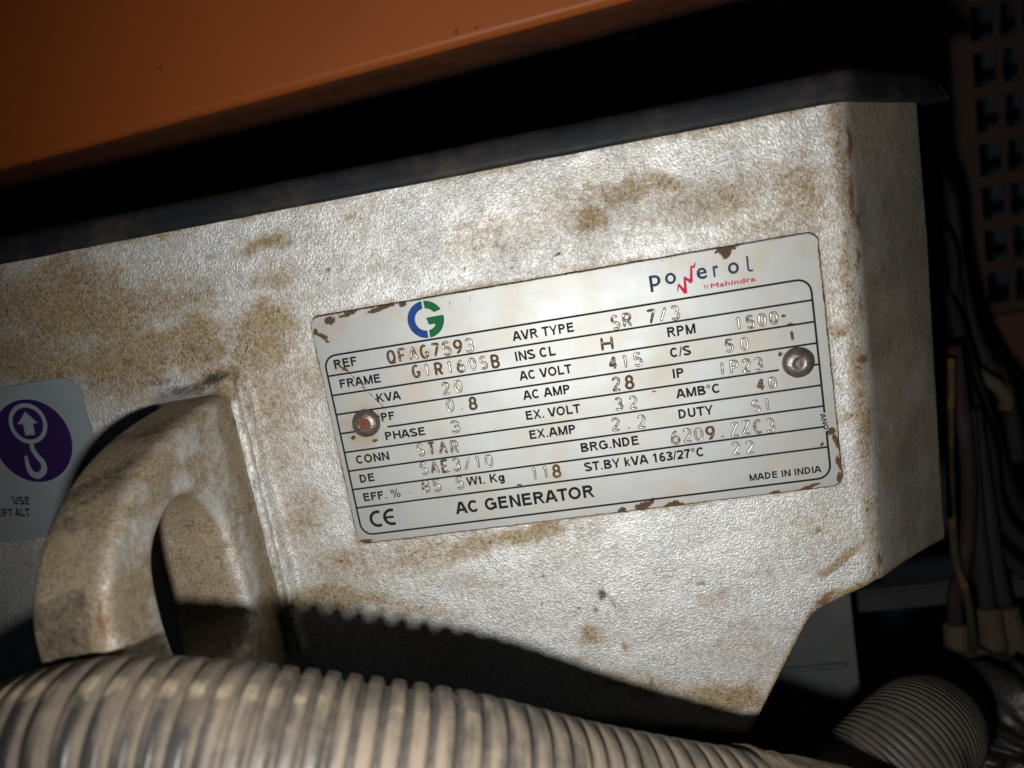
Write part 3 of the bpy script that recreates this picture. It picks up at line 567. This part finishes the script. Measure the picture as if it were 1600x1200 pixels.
# CE mark from arcs
for cx, cy, bar in ((322, 748, False), (398, 738, True)):
    c = zp(Z3, cx, cy)[:2]; R_ = 42/MMZ; ribbon('conformity_mark', arcp(c, R_, 66, 294, 26), .78, M_BLACK, npl)
    if bar: ribbon('conformity_mark', [(c[0]-R_, c[1]), (c[0]-R_*.4, c[1]), (c[0]+R_*.3, c[1])], .62, M_BLACK, npl, lift=.05)
# stamped characters: raised strokes
def A_(cx, cy, rx_, ry_, a0, a1, n=9): return [(cx+rx_*math.cos(math.radians(a)), cy+ry_*math.sin(math.radians(a))) for a in np.linspace(a0, a1, n)]
SF = {'0': [A_(.3, .5, .26, .5, 90, 450, 18)], '1': [[(.14, .82), (.32, 1), (.32, 0)]], '2': [A_(.3, .73, .26, .27, 165, -30, 10)+[(.04, 0), (.58, 0)]],
      '3': [A_(.28, .75, .25, .25, 150, -90, 10)+A_(.28, .26, .29, .26, 90, -150, 11)], '4': [[(.42, 0), (.42, 1), (.03, .3), (.6, .3)]], '5': [[(.54, 1), (.1, 1), (.07, .56)]+A_(.29, .31, .28, .31, 125, -150, 11)],
      '6': [A_(.3, .3, .27, .3, 90, 450, 14), [(.04, .34), (.1, .65), (.26, .9), (.45, 1)]], '7': [[(.03, 1), (.58, 1), (.22, 0)]], '8': [A_(.3, .75, .23, .25, -90, 270, 13), A_(.3, .26, .28, .26, 90, 450, 14)],
      '9': [A_(.3, .7, .27, .3, 90, 450, 14), [(.56, .66), (.5, .35), (.34, .1), (.15, 0)]], 'A': [[(0, 0), (.3, 1), (.6, 0)], [(.12, .34), (.48, .34)]], 'B': [[(.05, 0), (.05, 1)]+A_(.3, .76, .25, .24, 90, -90, 7)+[(.05, .52)], [(.3, .52)]+A_(.32, .26, .26, .26, 90, -90, 7)+[(.05, 0)]],
      'C': [A_(.32, .5, .28, .5, 50, 310, 14)], 'E': [[(.56, 1), (.05, 1), (.05, 0), (.56, 0)], [(.05, .52), (.46, .52)]], 'F': [[(.56, 1), (.05, 1), (.05, 0)], [(.05, .5), (.46, .5)]],
      'G': [A_(.32, .5, .28, .5, 55, 320, 14)+[(.57, .42), (.34, .42)]], 'H': [[(.05, 0), (.05, 1)], [(.56, 0), (.56, 1)], [(.05, .5), (.56, .5)]], 'I': [[(.3, 0), (.3, 1)]], 'P': [[(.05, 0), (.05, 1)]+A_(.3, .74, .26, .26, 90, -90, 8)+[(.05, .48)]],
      'Q': [A_(.3, .5, .27, .5, 90, 450, 18), [(.34, .22), (.6, -.04)]], 'R': [[(.05, 0), (.05, 1)]+A_(.3, .74, .26, .26, 90, -90, 8)+[(.05, .48)], [(.3, .48), (.58, 0)]], 'S': [A_(.3, .75, .25, .25, 40, 270, 10)+A_(.3, .25, .26, .25, 90, -140, 10)],
      'T': [[(.02, 1), (.58, 1)], [(.3, 1), (.3, 0)]], 'Z': [[(.04, 1), (.57, 1), (.03, 0), (.58, 0)]], '/': [[(.08, -.02), (.52, 1.02)]], '.': [A_(.3, .07, .05, .05, 0, 360, 7)]}
def stamped(txt, p0, p1, h, rustl):
    n = len(txt); p0 = np.array(p0[:2]); p1 = np.array(p1[:2]); d = p1-p0; L = np.linalg.norm(d); d = d/L; nn = np.array([-d[1], d[0]])
    cw = h*.60 if n > 1 else L; pitch = (L-cw)/(n-1) if n > 1 else 0
    Vv, Ff, Aa = [], [], []
    rw = .33; rh = .42
    for i, ch in enumerate(txt):
        if ch == ' ': continue
        jx = random.uniform(-.06, .06); jy = random.uniform(-.09, .09)
        for st in SF[ch]:
            q = np.array(st); q = np.stack([q[:, 0]/.6*cw, q[:, 1]*h], 1); pts = p0+d*(i*pitch+jx)+q[:, :1]*d+(q[:, 1:]+jy)*nn
            pts, _ = resample(pts, step=.22) if len(pts) > 1 else (pts, 0)
            if len(pts) < 3: continue
            T = np.gradient(pts, axis=0); T /= np.linalg.norm(T, axis=1)[:, None]+1e-9; N = np.stack([-T[:, 1], T[:, 0]], 1); b0 = len(Vv); m_ = len(pts); K = 7
            for k in range(m_):
                e = min(1, .55+.45*min(k, m_-1-k)/1.5); zb = float(pz(pts[k][0], pts[k][1]))
                for j in range(K):
                    a = math.pi*j/(K-1); o = math.cos(a)*rw*e
                    Vv.append((pts[k][0]+N[k][0]*o, pts[k][1]+N[k][1]*o, zb-.02+rh*math.sin(a)*e)); Aa.append((0, 0, (.95 if j in (0, K-1) else (.66+.4*rustl[i] if j in (1, K-2) else .26+rustl[i]*.60)), 1))  # rust per character; the browner feet also paint in the strokes' edge shading
            for k in range(m_-1):
                for j in range(K-1): Ff.append((b0+k*K+j, b0+(k+1)*K+j, b0+(k+1)*K+j+1, b0+k*K+j+1))
            Ff.append(tuple(b0+j for j in range(K))); Ff.append(tuple(b0+(m_-1)*K+j for j in range(K-1, -1, -1)))
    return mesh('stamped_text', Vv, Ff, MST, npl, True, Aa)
stamps = [(Z1, 'QFAG7593', 485, 803, 955, 735, 74, '96476491'), (Z1, 'G1R160SB', 622, 884, 1095, 822, 70, '70905139'), (Z1, '20', 787, 974, 893, 956, 68, '31'), (Z1, '0.8', 808, 1070, 972, 1054, 70, '218'), (Z1, '3', 831, 1187, 878, 1181, 66, '3'),
          (Z3, 'STAR', 545, 400, 768, 379, 72, '2754'), (Z3, 'SAE3/10', 565, 505, 962, 456, 72, '2573111'), (Z3, '85.5', 573, 604, 800, 580, 70, '4314'), (Z3, '118', 1176, 531, 1340, 514, 72, '117'),
          (Z2, 'SR 7/3', 202, 614, 573, 556, 72, '450823'), (Z2, 'H', 143, 735, 207, 727, 74, '7'), (Z2, '415', 187, 838, 366, 815, 70, '713'), (Z2, '28', 203, 952, 320, 938, 72, '59'), (Z2, '32', 220, 1062, 338, 1048, 68, '43'), (Z2, '2.2', 203, 1174, 383, 1156, 70, '323'),
          (Z2, '1500', 880, 620, 1113, 584, 66, '1433'), (Z2, '50', 828, 740, 953, 726, 66, '40'), (Z2, 'IP23', 790, 866, 1030, 838, 70, '1234'), (Z2, '40', 1003, 952, 1107, 938, 62, '71'), (Z2, 'S1', 975, 1073, 1078, 1060, 66, '11'),
          (Z4, '6209.ZZC3', 593, 395, 1150, 323, 74, '422820142'), (Z4, '22', 922, 455, 1035, 442, 68, '11')]
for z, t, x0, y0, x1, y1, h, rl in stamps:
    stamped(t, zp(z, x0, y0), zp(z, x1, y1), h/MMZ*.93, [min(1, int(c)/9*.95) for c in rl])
# two domed rivets
for px, py, rust_c in ((571, 662, True), (1248, 567, False)):
    c = at(px, py, PW+1); b_ = dome('rivet', (c[0], c[1], PW-.1), 3.55, .7, M_RIVET, npl, seg=36, flat=.06, rings=3)
    # head: low dome with a rolled rim
    Q = []
    for r_h, z_h in [(3.35, .3), (3.5, .75), (3.42, 1.15), (3.1, 1.5), (2.5, 1.85), (1.9, 2.05), (1.45, 2.12), (1.25, 2.02), (.9, 2.0), (.4, 2.05), (.01, 2.06)]:
        Q.append([(c[0]+(r_h+.09*(vnoise(j*.7, r_h*2, 3)-.5))*math.cos(2*math.pi*j/36), c[1]+(r_h+.09*(vnoise(j*.7, r_h*2, 5)-.5))*math.sin(2*math.pi*j/36), PW+z_h) for j in range(36)])
    hd = grid('rivet_head', np.array(Q), M_RIVET, b_, wrap_c=True)
    if rust_c:
        Q = [[(c[0]-.1+r_*(1+.5*(vnoise(j*.5, 3, 9)-.5))*math.cos(2*math.pi*j/24), c[1]+r_*(1+.5*(vnoise(j*.5, 3, 9)-.5))*math.sin(2*math.pi*j/24), PW+z_+.12*vnoise(j*.9, r_*3, 2)) for j in range(24)] for r_, z_ in ((1.5, 2.02), (1.2, 2.2), (.7, 2.26), (.02, 2.28))]
        grid('rust_patch', np.array(Q), M_RUST, b_, wrap_c=True)

# ------------------------------------------------------------------ lifting sticker
sticker = empty('sticker', (-147, -16, 0), 'grey lifting sticker with purple disc, arrow and hook beside the lug', 'sticker')
M_SB = m_plain('grey_sticker_film', (.21, .245, .27), .38, 0, .12, 12, .03, 1.5, (.22, .19, .13), (.55, .85)); M_PU = m_plain('purple_ink', (.022, .008, .06), .4, 0, .2, 8, .02, 1); M_SL = m_plain('pale_ink', (.21, .245, .27), .4, 0, .1, 8, .02, 1); M_ST = m_plain('black_ink', (.012, .012, .014), .5, 0, .2, 5, .02, 1)
SW = .55
flat('backing', rrect(-176, -125.2, -17, 25.2, 5.5), M_SB, sticker, zf=None, w=SW-.04)
def sp(px, py): return at(px, py, SW)[:2]
dc_ = (sp(40, 624)+sp(62, 753))/2; dr = np.linalg.norm(sp(40, 624)-sp(62, 753))/2
dsk = flat('disc', arcp(dc_, dr, 0, 355, 60), M_PU, sticker, zf=None, w=SW)
rcn = (sp(38, 630)+sp(50, 693))/2; rrd = np.linalg.norm(sp(38, 630)-sp(50, 693))/2-.55
ribbon('ring', arcp(rcn, rrd, 0, 354, 60), 1.15, M_SL, dsk, lift=.10, zf=None, w=SW, closed=True)
s5 = lambda x, y: sp(x/4.615, 580+y/4.615)
flat('arrow', [s5(*p) for p in [(182, 290), (272, 372), (240, 378), (255, 458), (185, 462), (168, 380), (128, 382)]], M_SL, dsk, lift=.10, zf=None, w=SW)
hk, _ = resample(catmull(np.array([s5(*p) for p in [(228, 515), (238, 560), (270, 610), (312, 660), (318, 715), (280, 752), (232, 735), (205, 685), (188, 608)]]), 8), 50)
ribbon('hook', hk, np.interp(np.linspace(0, 1, 50), [0, .45, .7, 1], [1.2, 1.7, 1.75, .8]), M_SL, dsk, lift=.11, zf=None, w=SW)
grotesk('printed_text', "'USE", s5(88, 962), s5(218, 962), 2.3, M_ST, sticker, w=SW)
grotesk('printed_text', 'LIFT ALT', s5(-18, 1050), s5(222, 1046), 2.3, M_ST, sticker, w=SW)

# ------------------------------------------------------------------ corrugated hoses
def hose(name, ctrl, R, pitch, depth, gap0, gap1, mat, label, dustf, seg=64, cat='hose', per=10, start=0.):
    Pp, t = resample(catmull(ctrl, 24), step=pitch/per); ph = ((t+start)/pitch) % 1.0; s_ = t/t[-1]
    gap = lerp(gap0, gap1, s_); k = np.abs(ph-.5)*2        # 0 at groove centre
    prof_ = sstep(gap*.55, gap*1.25, k); rad = R-depth*(1-prof_)+.25*np.sin(np.clip(k, 0, 1)*math.pi/2)
    R3 = sweep(Pp, rad, seg); th = np.linspace(0, 2*math.pi, seg, endpoint=False)
    att = dustf(s_[:, None], th[None], prof_[:, None], np.floor((t+start)/pitch)[:, None], Pp)
    o = grid(name, R3, mat, None, attrs=att, wrap_c=True); return tag(o, label, cat), Pp
MH = m_hose('dusty_corrugated_plastic')
def P_(l): return [tuple(at(x, y, w)) for x, y, w in l]
main = P_([(-190, 1420, 30), (-90, 1290, 52), (15, 1205, 64), (130, 1172, 70), (280, 1172, 70), (480, 1192, 67), (700, 1220, 62), (900, 1262, 54), (1060, 1288, 47), (1200, 1306, 40), (1330, 1330, 33), (1460, 1375, 26)])
def dust_main(s, th, pr, idx, Pp):
    psi = np.degrees((th+math.pi) % (2*math.pi)-math.pi)          # 0 on top, growing towards the front
    rnd = vnoise(idx*1.7, th*1.3, 5); rnd2 = vnoise(idx*2.3+4, th*.2, 9); z = np.zeros(np.broadcast(s, th).shape)
    right = sstep(.40, .62, s)
    left = lerp(.60, .18, sstep(12, 62, psi+(rnd2-.5)*26))+.0*z
    g = lerp(left, .64, right)+(rnd-.5)*.55
    sh = np.clip(4*pr*(1-pr), 0, 1); g = g*pr+(1-pr)*lerp(.78, .30, right); g = np.maximum(g, sh*.72*(1-.5*right))
    band = np.exp(-((psi-16)/10.)**2)*pr*(.55+.9*rnd2)*(1-.6*right)
    return np.stack([g+z, z, band+z, z+1], -1)
mh, MPth = hose('corrugated_hose', main, 15.2, 3.9, 1.35, .56, .20, MH, 'thick dusty corrugated hose running across the bottom in front of the casting', dust_main)
# paper wrap on the hose near its right end
M_TAPE = m_plain('dusty_paper_tape', (.30, .245, .17), .8, 0, .3, 6, .25, 1.5, (.14, .10, .065), (.5, .75))
dmn = np.array([np.hypot(*(np.array([800+FPX*(CR[0]@(p-CP))/(CR[2]@(p-CP)), 0])-np.array([1265, 0]))) for p in MPth]); im = int(np.argmin(dmn))
seg_p = MPth[im-50:im+62]; wn = len(seg_p)
wr = sweep(seg_p, 15.9, 64); thw = np.linspace(0, 2*math.pi, 64, endpoint=False)
slant = np.cos(thw-1.2)*5.0                                            # its edges run obliquely round the hose
Tn = np.gradient(seg_p, axis=0); Tn /= np.linalg.norm(Tn, axis=1)[:, None]
tt = np.linspace(0, 1, wn)[:, None]
wr = wr+Tn[:, None]*slant[None, :, None]+(fbm(tt*9+thw[None]*1.1, thw[None]*2+tt*3, 14)-.5)[..., None]*(wr-seg_p[:, None])*.10
wrap = grid('paper_wrap', wr, M_TAPE, mh, wrap_c=True)
tag(wrap, 'torn brown paper wrap round the hose')
# printed letters on the wrap, bent to its surface
def on_wrap(txt, k0, th0, h, ang):
    v, f = glyphs(txt, .0); v = v/CAP*h; c_, s_ = math.cos(ang), math.sin(ang); x = v[:, 0]*c_-v[:, 1]*s_; y = v[:, 0]*s_+v[:, 1]*c_
    stp = np.linalg.norm(seg_p[1]-seg_p[0]); out = []
    T_ = np.gradient(seg_p, axis=0); T_ /= np.linalg.norm(T_, axis=1)[:, None]
    for a, b in zip(x, y):
        kf = np.clip(k0+a/stp, 0, wn-1); p = np.array([np.interp(kf, range(wn), seg_p[:, i]) for i in range(3)]); Tt = T_[int(kf)]
        N = np.array([0, 1., 0])-Tt*Tt[1]; N /= np.linalg.norm(N); Bv = np.cross(Tt, N); th = th0+b/16.8
        out.append(p+17.0*(N*math.cos(th)+Bv*math.sin(th)))
    return mesh('printed_text', out, f, M_ST, mh)
FRONT = np.sign((np.cross(np.gradient(MPth, axis=0)[im], [0, 1, 0]))[2])          # which side of the sweep faces the camera
on_wrap('B', 80, FRONT*.75, 3.0, FRONT*-.3); on_wrap('C', 74, FRONT*.52, 3.0, FRONT*-.3)

MH2 = m_hose('dusty_fine_conduit', .24, (.022, .018, .015))
fine = P_([(1270, 1320, 12), (1345, 1245, 4), (1410, 1178, -4), (1446, 1142, -16), (1462, 1125, -40), (1474, 1120, -75), (1480, 1118, -120)])
def dust_fine(s, th, pr, idx, Pp):
    up = np.cos(th); rnd = vnoise(idx*.3, th*2, 15); g = .62+.25*up+(rnd-.5)*.7; g = g*lerp(.9, 1, pr); z = np.zeros_like(g)
    return np.stack([g, z, z, z+1], -1)
hose('flexible_conduit', fine, 14.2, 1.35, .26, .42, .42, MH2, 'finely ribbed brown conduit bending away at the lower right', dust_fine, cat='conduit', per=6)

# ------------------------------------------------------------------ canopy rail above, grille panel on the right
PW0 = -84.
rail = empty('canopy_rail', (-80, 100, PW0), 'orange painted canopy sheet with chipped lower edge above the casting', 'panel')
slope = (107.6-98.)/(27+195)
sv2 = np.unique(np.r_[np.linspace(0, 4, 14), np.linspace(4, 60, 60), np.linspace(60, 220, 12)])
ru2 = np.linspace(-620, 560, 900); eb2 = 98.+(ru2+195)*slope
RP = np.stack([np.broadcast_to(ru2, (len(sv2), len(ru2))), eb2[None]+sv2[:, None], PW0-2.2*np.clip(1-np.broadcast_to(sv2[:, None], (len(sv2), len(ru2)))/2.6, 0, 1)**2], -1)
dk = np.zeros(RP.shape[:2])
for (px, py, a, b, amt) in [(252, 105, 6, 9, .60), (663, 97, 14, 7, .95), (615, 108, 7, 9, .85), (570, 120, 14, 8, .75), (402, 166, 14, 6, .85), (712, 50, 6, 6, .65), (745, 44, 5, 4, .6), (75, 225, 8, 6, .6), (910, 40, 10, 10, .5), (850, 49, 6, 7, .6)]:
    c = at(px, py, PW0); dk = np.maximum(dk, amt*np.exp(-((RP[..., 0]-c[0])/(a/3.9))**2-((RP[..., 1]-c[1])/(b/3.9))**2))
gk = .12+.45*np.exp(-(RP[..., 1]-eb2[None])/1.5)*fbm(ru2/8, ru2*0, 3)[None]
grid('sheet', RP, MOR, rail, attrs=np.stack([gk, dk, dk*0, dk*0+1], -1))
M_FL = m_plain('dark_orange_underside', (.15, .042, .013), .7, 0, .4, 14, .2, 2, (.08, .033, .016), (.45, .8))  # underside in a darker, browner orange than the sheet
fp = [(0, -2.2), (-.4, -4), (-.5, -12), (-.5, -24), (-.5, -56), (10, -56.5)]
FPp = np.stack([np.stack([ru2, eb2+a, np.full_like(ru2, PW0+b)], -1) for a, b in fp], 0)
grid('folded_flange', FPp, M_FL, rail, flip=True)

GW = -262.
gp = empty('grille_panel', (160, -150, GW), 'dim orange ventilation grille panel at the right edge', 'grille')
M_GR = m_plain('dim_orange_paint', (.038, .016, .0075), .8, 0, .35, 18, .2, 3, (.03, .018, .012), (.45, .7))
tl = at(1492, -20, GW); bl = at(1515, 480, GW)
gx0 = (at(1497, 240, GW)[0]); gtop = at(1550, -40, GW)[1]+25; gbot = at(1560, 490, GW)[1]
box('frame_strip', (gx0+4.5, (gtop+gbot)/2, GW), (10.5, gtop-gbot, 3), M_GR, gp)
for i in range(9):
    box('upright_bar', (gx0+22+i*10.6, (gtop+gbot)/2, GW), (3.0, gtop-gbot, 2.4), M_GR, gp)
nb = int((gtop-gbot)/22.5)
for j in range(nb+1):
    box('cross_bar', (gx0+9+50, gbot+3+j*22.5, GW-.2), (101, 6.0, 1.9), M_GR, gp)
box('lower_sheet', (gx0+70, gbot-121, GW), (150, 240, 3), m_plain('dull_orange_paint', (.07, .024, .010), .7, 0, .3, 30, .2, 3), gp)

# ------------------------------------------------------------------ wires on the right, bracket and dark beam below the casting
M_WG = m_plain('grey_wire_sleeve', (.009, .0087, .0083), .85, 0, .3, 8, .05, 1, (.018, .0155, .0125), (.5, .7)); M_WR = m_plain('maroon_wire', (.016, .008, .0078), .8, 0, .3, 8, .05, 1, (.026, .021, .017), (.5, .7))
M_WY = m_plain('yellow_wire', (.085, .046, .008), .8, 0, .3, 8, .05, 1, (.022, .018, .013), (.36, .56)); M_WB = m_plain('beige_wire_sleeve', (.052, .038, .026), .85, 0, .25, 8, .1, 1); M_WK = m_plain('black_wire', (.014, .014, .016), .8, 0, .3, 8, .05, 1, (.015, .013, .0105), (.45, .7))
for m_w in (M_WG, M_WR, M_WY, M_WB, M_WK): m_w.node_tree.nodes['Principled BSDF'].inputs['Specular IOR Level'].default_value = .12
GRP = 'wires hanging at the right of the casting'
wires = [('grey wire bowing farthest right past the orange sheet', M_WG, 3.0, [(1400, 350, -130), (1478, 470, -120), (1510, 560, -125), (1540, 650, -130), (1575, 760, -130), (1612, 850, -130)], None),
         ('black wire arching along the grille edge above the other wires', M_WK, 3.2, [(1400, 180, -160), (1478, 300, -150), (1496, 420, -150), (1520, 520, -150), (1560, 600, -150), (1580, 650, -148), (1590, 720, -146)], None),
         ('short beige hooked wire end in front of the orange sheet', M_WB, 3.0, [(1500, 560, -140), (1530, 585, -138), (1560, 605, -136), (1573, 625, -134), (1570, 642, -132)], None),
         ('grey wire looping low to the right edge', M_WG, 2.8, [(1500, 560, -110), (1522, 700, -108), (1530, 790, -104), (1552, 850, -100), (1615, 905, -96)], None),
         ('grey wire just above the lowest loop', M_WG, 2.8, [(1508, 600, -112), (1545, 700, -110), (1555, 780, -108), (1580, 830, -104), (1620, 865, -100)], None),
         ('maroon wire dropping beside the casting edge', M_WR, 2.8, [(1490, 540, -95), (1508, 680, -92), (1514, 790, -88), (1506, 880, -84), (1492, 930, -82), (1493, 975, -82)], (1480, 990, 0)),
         ('yellow wire kinking beside the casting corner', M_WY, 1.5, [(1487, 560, -85), (1484, 700, -84), (1487, 800, -82), (1493, 870, -80), (1508, 920, -78), (1516, 960, -76), (1520, 1000, -76)], None),
         ('dark grey wire ending in a beige sleeve, left of a pair', M_WK, 3.0, [(1512, 640, -98), (1525, 800, -94), (1535, 890, -90), (1543, 950, -88)], (1553, 1012, 0)),
         ('dark grey wire ending in a beige sleeve at the right edge', M_WK, 3.0, [(1520, 640, -102), (1543, 790, -98), (1556, 880, -94), (1570, 950, -90)], (1592, 1020, 0)),
         ('thin dusty grey wire pressed against the casting cheek', M_WG, 2.0, [(1400, 260, -140), (1484, 380, -130), (1487, 500, -128), (1494, 620, -124), (1500, 740, -120), (1502, 860, -116), (1512, 980, -112), (1530, 1040, -110)], None),
         ('thin dusty grey wire crossing the middle of the bunch', M_WG, 1.9, [(1400, 300, -148), (1488, 420, -138), (1506, 560, -136), (1534, 690, -132), (1548, 800, -128), (1545, 900, -124), (1535, 1000, -120)], None),
         ('thin black wire curving to the right edge below the hooked end', M_WK, 2.0, [(1492, 500, -146), (1530, 620, -144), (1566, 720, -142), (1590, 790, -140), (1620, 830, -138)], None),
         ('thin grey wire falling straight between the two beige sleeves', M_WG, 1.8, [(1516, 660, -104), (1536, 780, -102), (1550, 880, -98), (1562, 960, -95), (1574, 1040, -92)], None),
         ('thin maroon wire swinging out behind the grey loops', M_WR, 1.9, [(1500, 600, -122), (1528, 740, -120), (1550, 850, -118), (1590, 920, -116), (1625, 950, -114)], None),
         ('dusty brown wire behind the yellow one', M_WB, 2.4, [(1496, 780, -112), (1512, 880, -108), (1522, 960, -104), (1524, 1040, -100)], None)]
for lab, mt, r, pth, slv in wires:
    P0 = P_(pth); root = empty('wire', P0[-1], lab, 'wire', GRP); tube('insulation', P0, r*.9, mt, root, up=(0, 0, 1))
    if slv:
        e = np.array(P0[-1]); q = np.array(at(slv[0], slv[1], pth[-1][2]+2)); q = e+(q-e)
        if pth[-1][0] == 1493: q = np.array(at(1497, 1050, -80))
        tube('end_sleeve', [tuple(e), tuple(lerp(e, q, .5)), tuple(q)], r*1.45, M_WB, root, up=(0, 0, 1), n=4)
# terminal bar and taped bundle under the wires
M_DB = m_plain('dusty_brown_bar', (.03, .022, .017), .85, 0, .4, 8, .3, 2)
tb = empty('terminal_bar', at(1560, 1060, -85), 'dusty brown terminal bar under the wire ends', 'terminal bar')
b1 = np.array(at(1500, 1020, -84)); b2 = np.array(at(1640, 1075, -84)); mid = (b1+b2)/2
ang = math.atan2((b2-b1)[1], (b2-b1)[0])
box('bar', mid, (np.linalg.norm(b2-b1), 11, 14), M_DB, tb, 1.2, ang)
c = at(1518, 1046, -74); bm_c = dome('nut', (c[0], c[1], -77), 5.5, 5, M_DB, tb, seg=6, flat=.25, rings=3)
M_TB = m_plain('dark_tape', (.014, .0125, .01), .5, 0, .5, 5, .5, 2.5, (.06, .042, .022), (.58, .74))
bun = P_([(1700, 1130, -66), (1610, 1115, -62), (1565, 1120, -58), (1545, 1165, -54), (1560, 1230, -50), (1590, 1300, -46)])
pb, _ = resample(catmull(bun, 16), 110); Rb = sweep(pb, 13+2.2*np.sin(np.arange(110)*.55)+1.2*np.sin(np.arange(110)*1.3), 36, (0, 0, 1))
Rb = Rb+(fbm(Rb[..., 0]/5, Rb[..., 1]/5+Rb[..., 2]/6, 8)-.5)[..., None]*(Rb-pb[:, None])*.6
tag(grid('cable_bundle', Rb, M_TB, None, wrap_c=True), 'lumpy taped cable bundle behind the ribbed conduit in the corner', 'cable bundle')
# grey bracket seen under the right corner of the casting
M_BK = m_plain('grey_blue_metal', (.07, .078, .082), .5, .2, .25, 16, .1, 2, (.12, .10, .08), (.55, .8))
br_ = empty('bracket', at(1270, 1110, -70), 'grey metal bracket behind the lower corner of the casting', 'bracket')
a = at(1333, 925, -70); b = at(1333, 1120, -70); l_ = at(1150, 1040, -70)
hB = a[1]-b[1]+30
box('upright_plate', ((a[0]+l_[0])/2-1, a[1]-hB/2+30, -72), (a[0]-l_[0], hB, 5), M_BK, br_, 1.0)
cz = at(1270, 1043, -69); box('ledge', ((a[0]+l_[0])/2-2, cz[1], -68.2), (a[0]-l_[0]-5, 2.2, 3), M_BK, br_, .9)
M_BE = m_plain('black_beam_paint', (.018, .018, .019), .7, 0, .4, 20, .2, 2, (.07, .06, .05), (.55, .8))
c1 = at(1410, 932, -110); bmo = box('frame_beam', (c1[0]+10, c1[1], -112), (150, 9, 8), M_BE, None, 1.2)
tag(bmo, 'black frame beam crossing the dark gap under the casting', 'beam')
c2 = at(1362, 1110, -30); nut = empty('clip', c2, 'small brown clip on the side of the ribbed conduit', 'clip')
tube('clip_arm', P_([(1358, 1108, -30), (1372, 1104, -31), (1390, 1096, -33)]), 1.3, M_DB, nut, seg=8)
dome('clip_head', at(1357, 1110, -31), 2.4, 2.0, M_WB, nut, seg=12, rings=4)
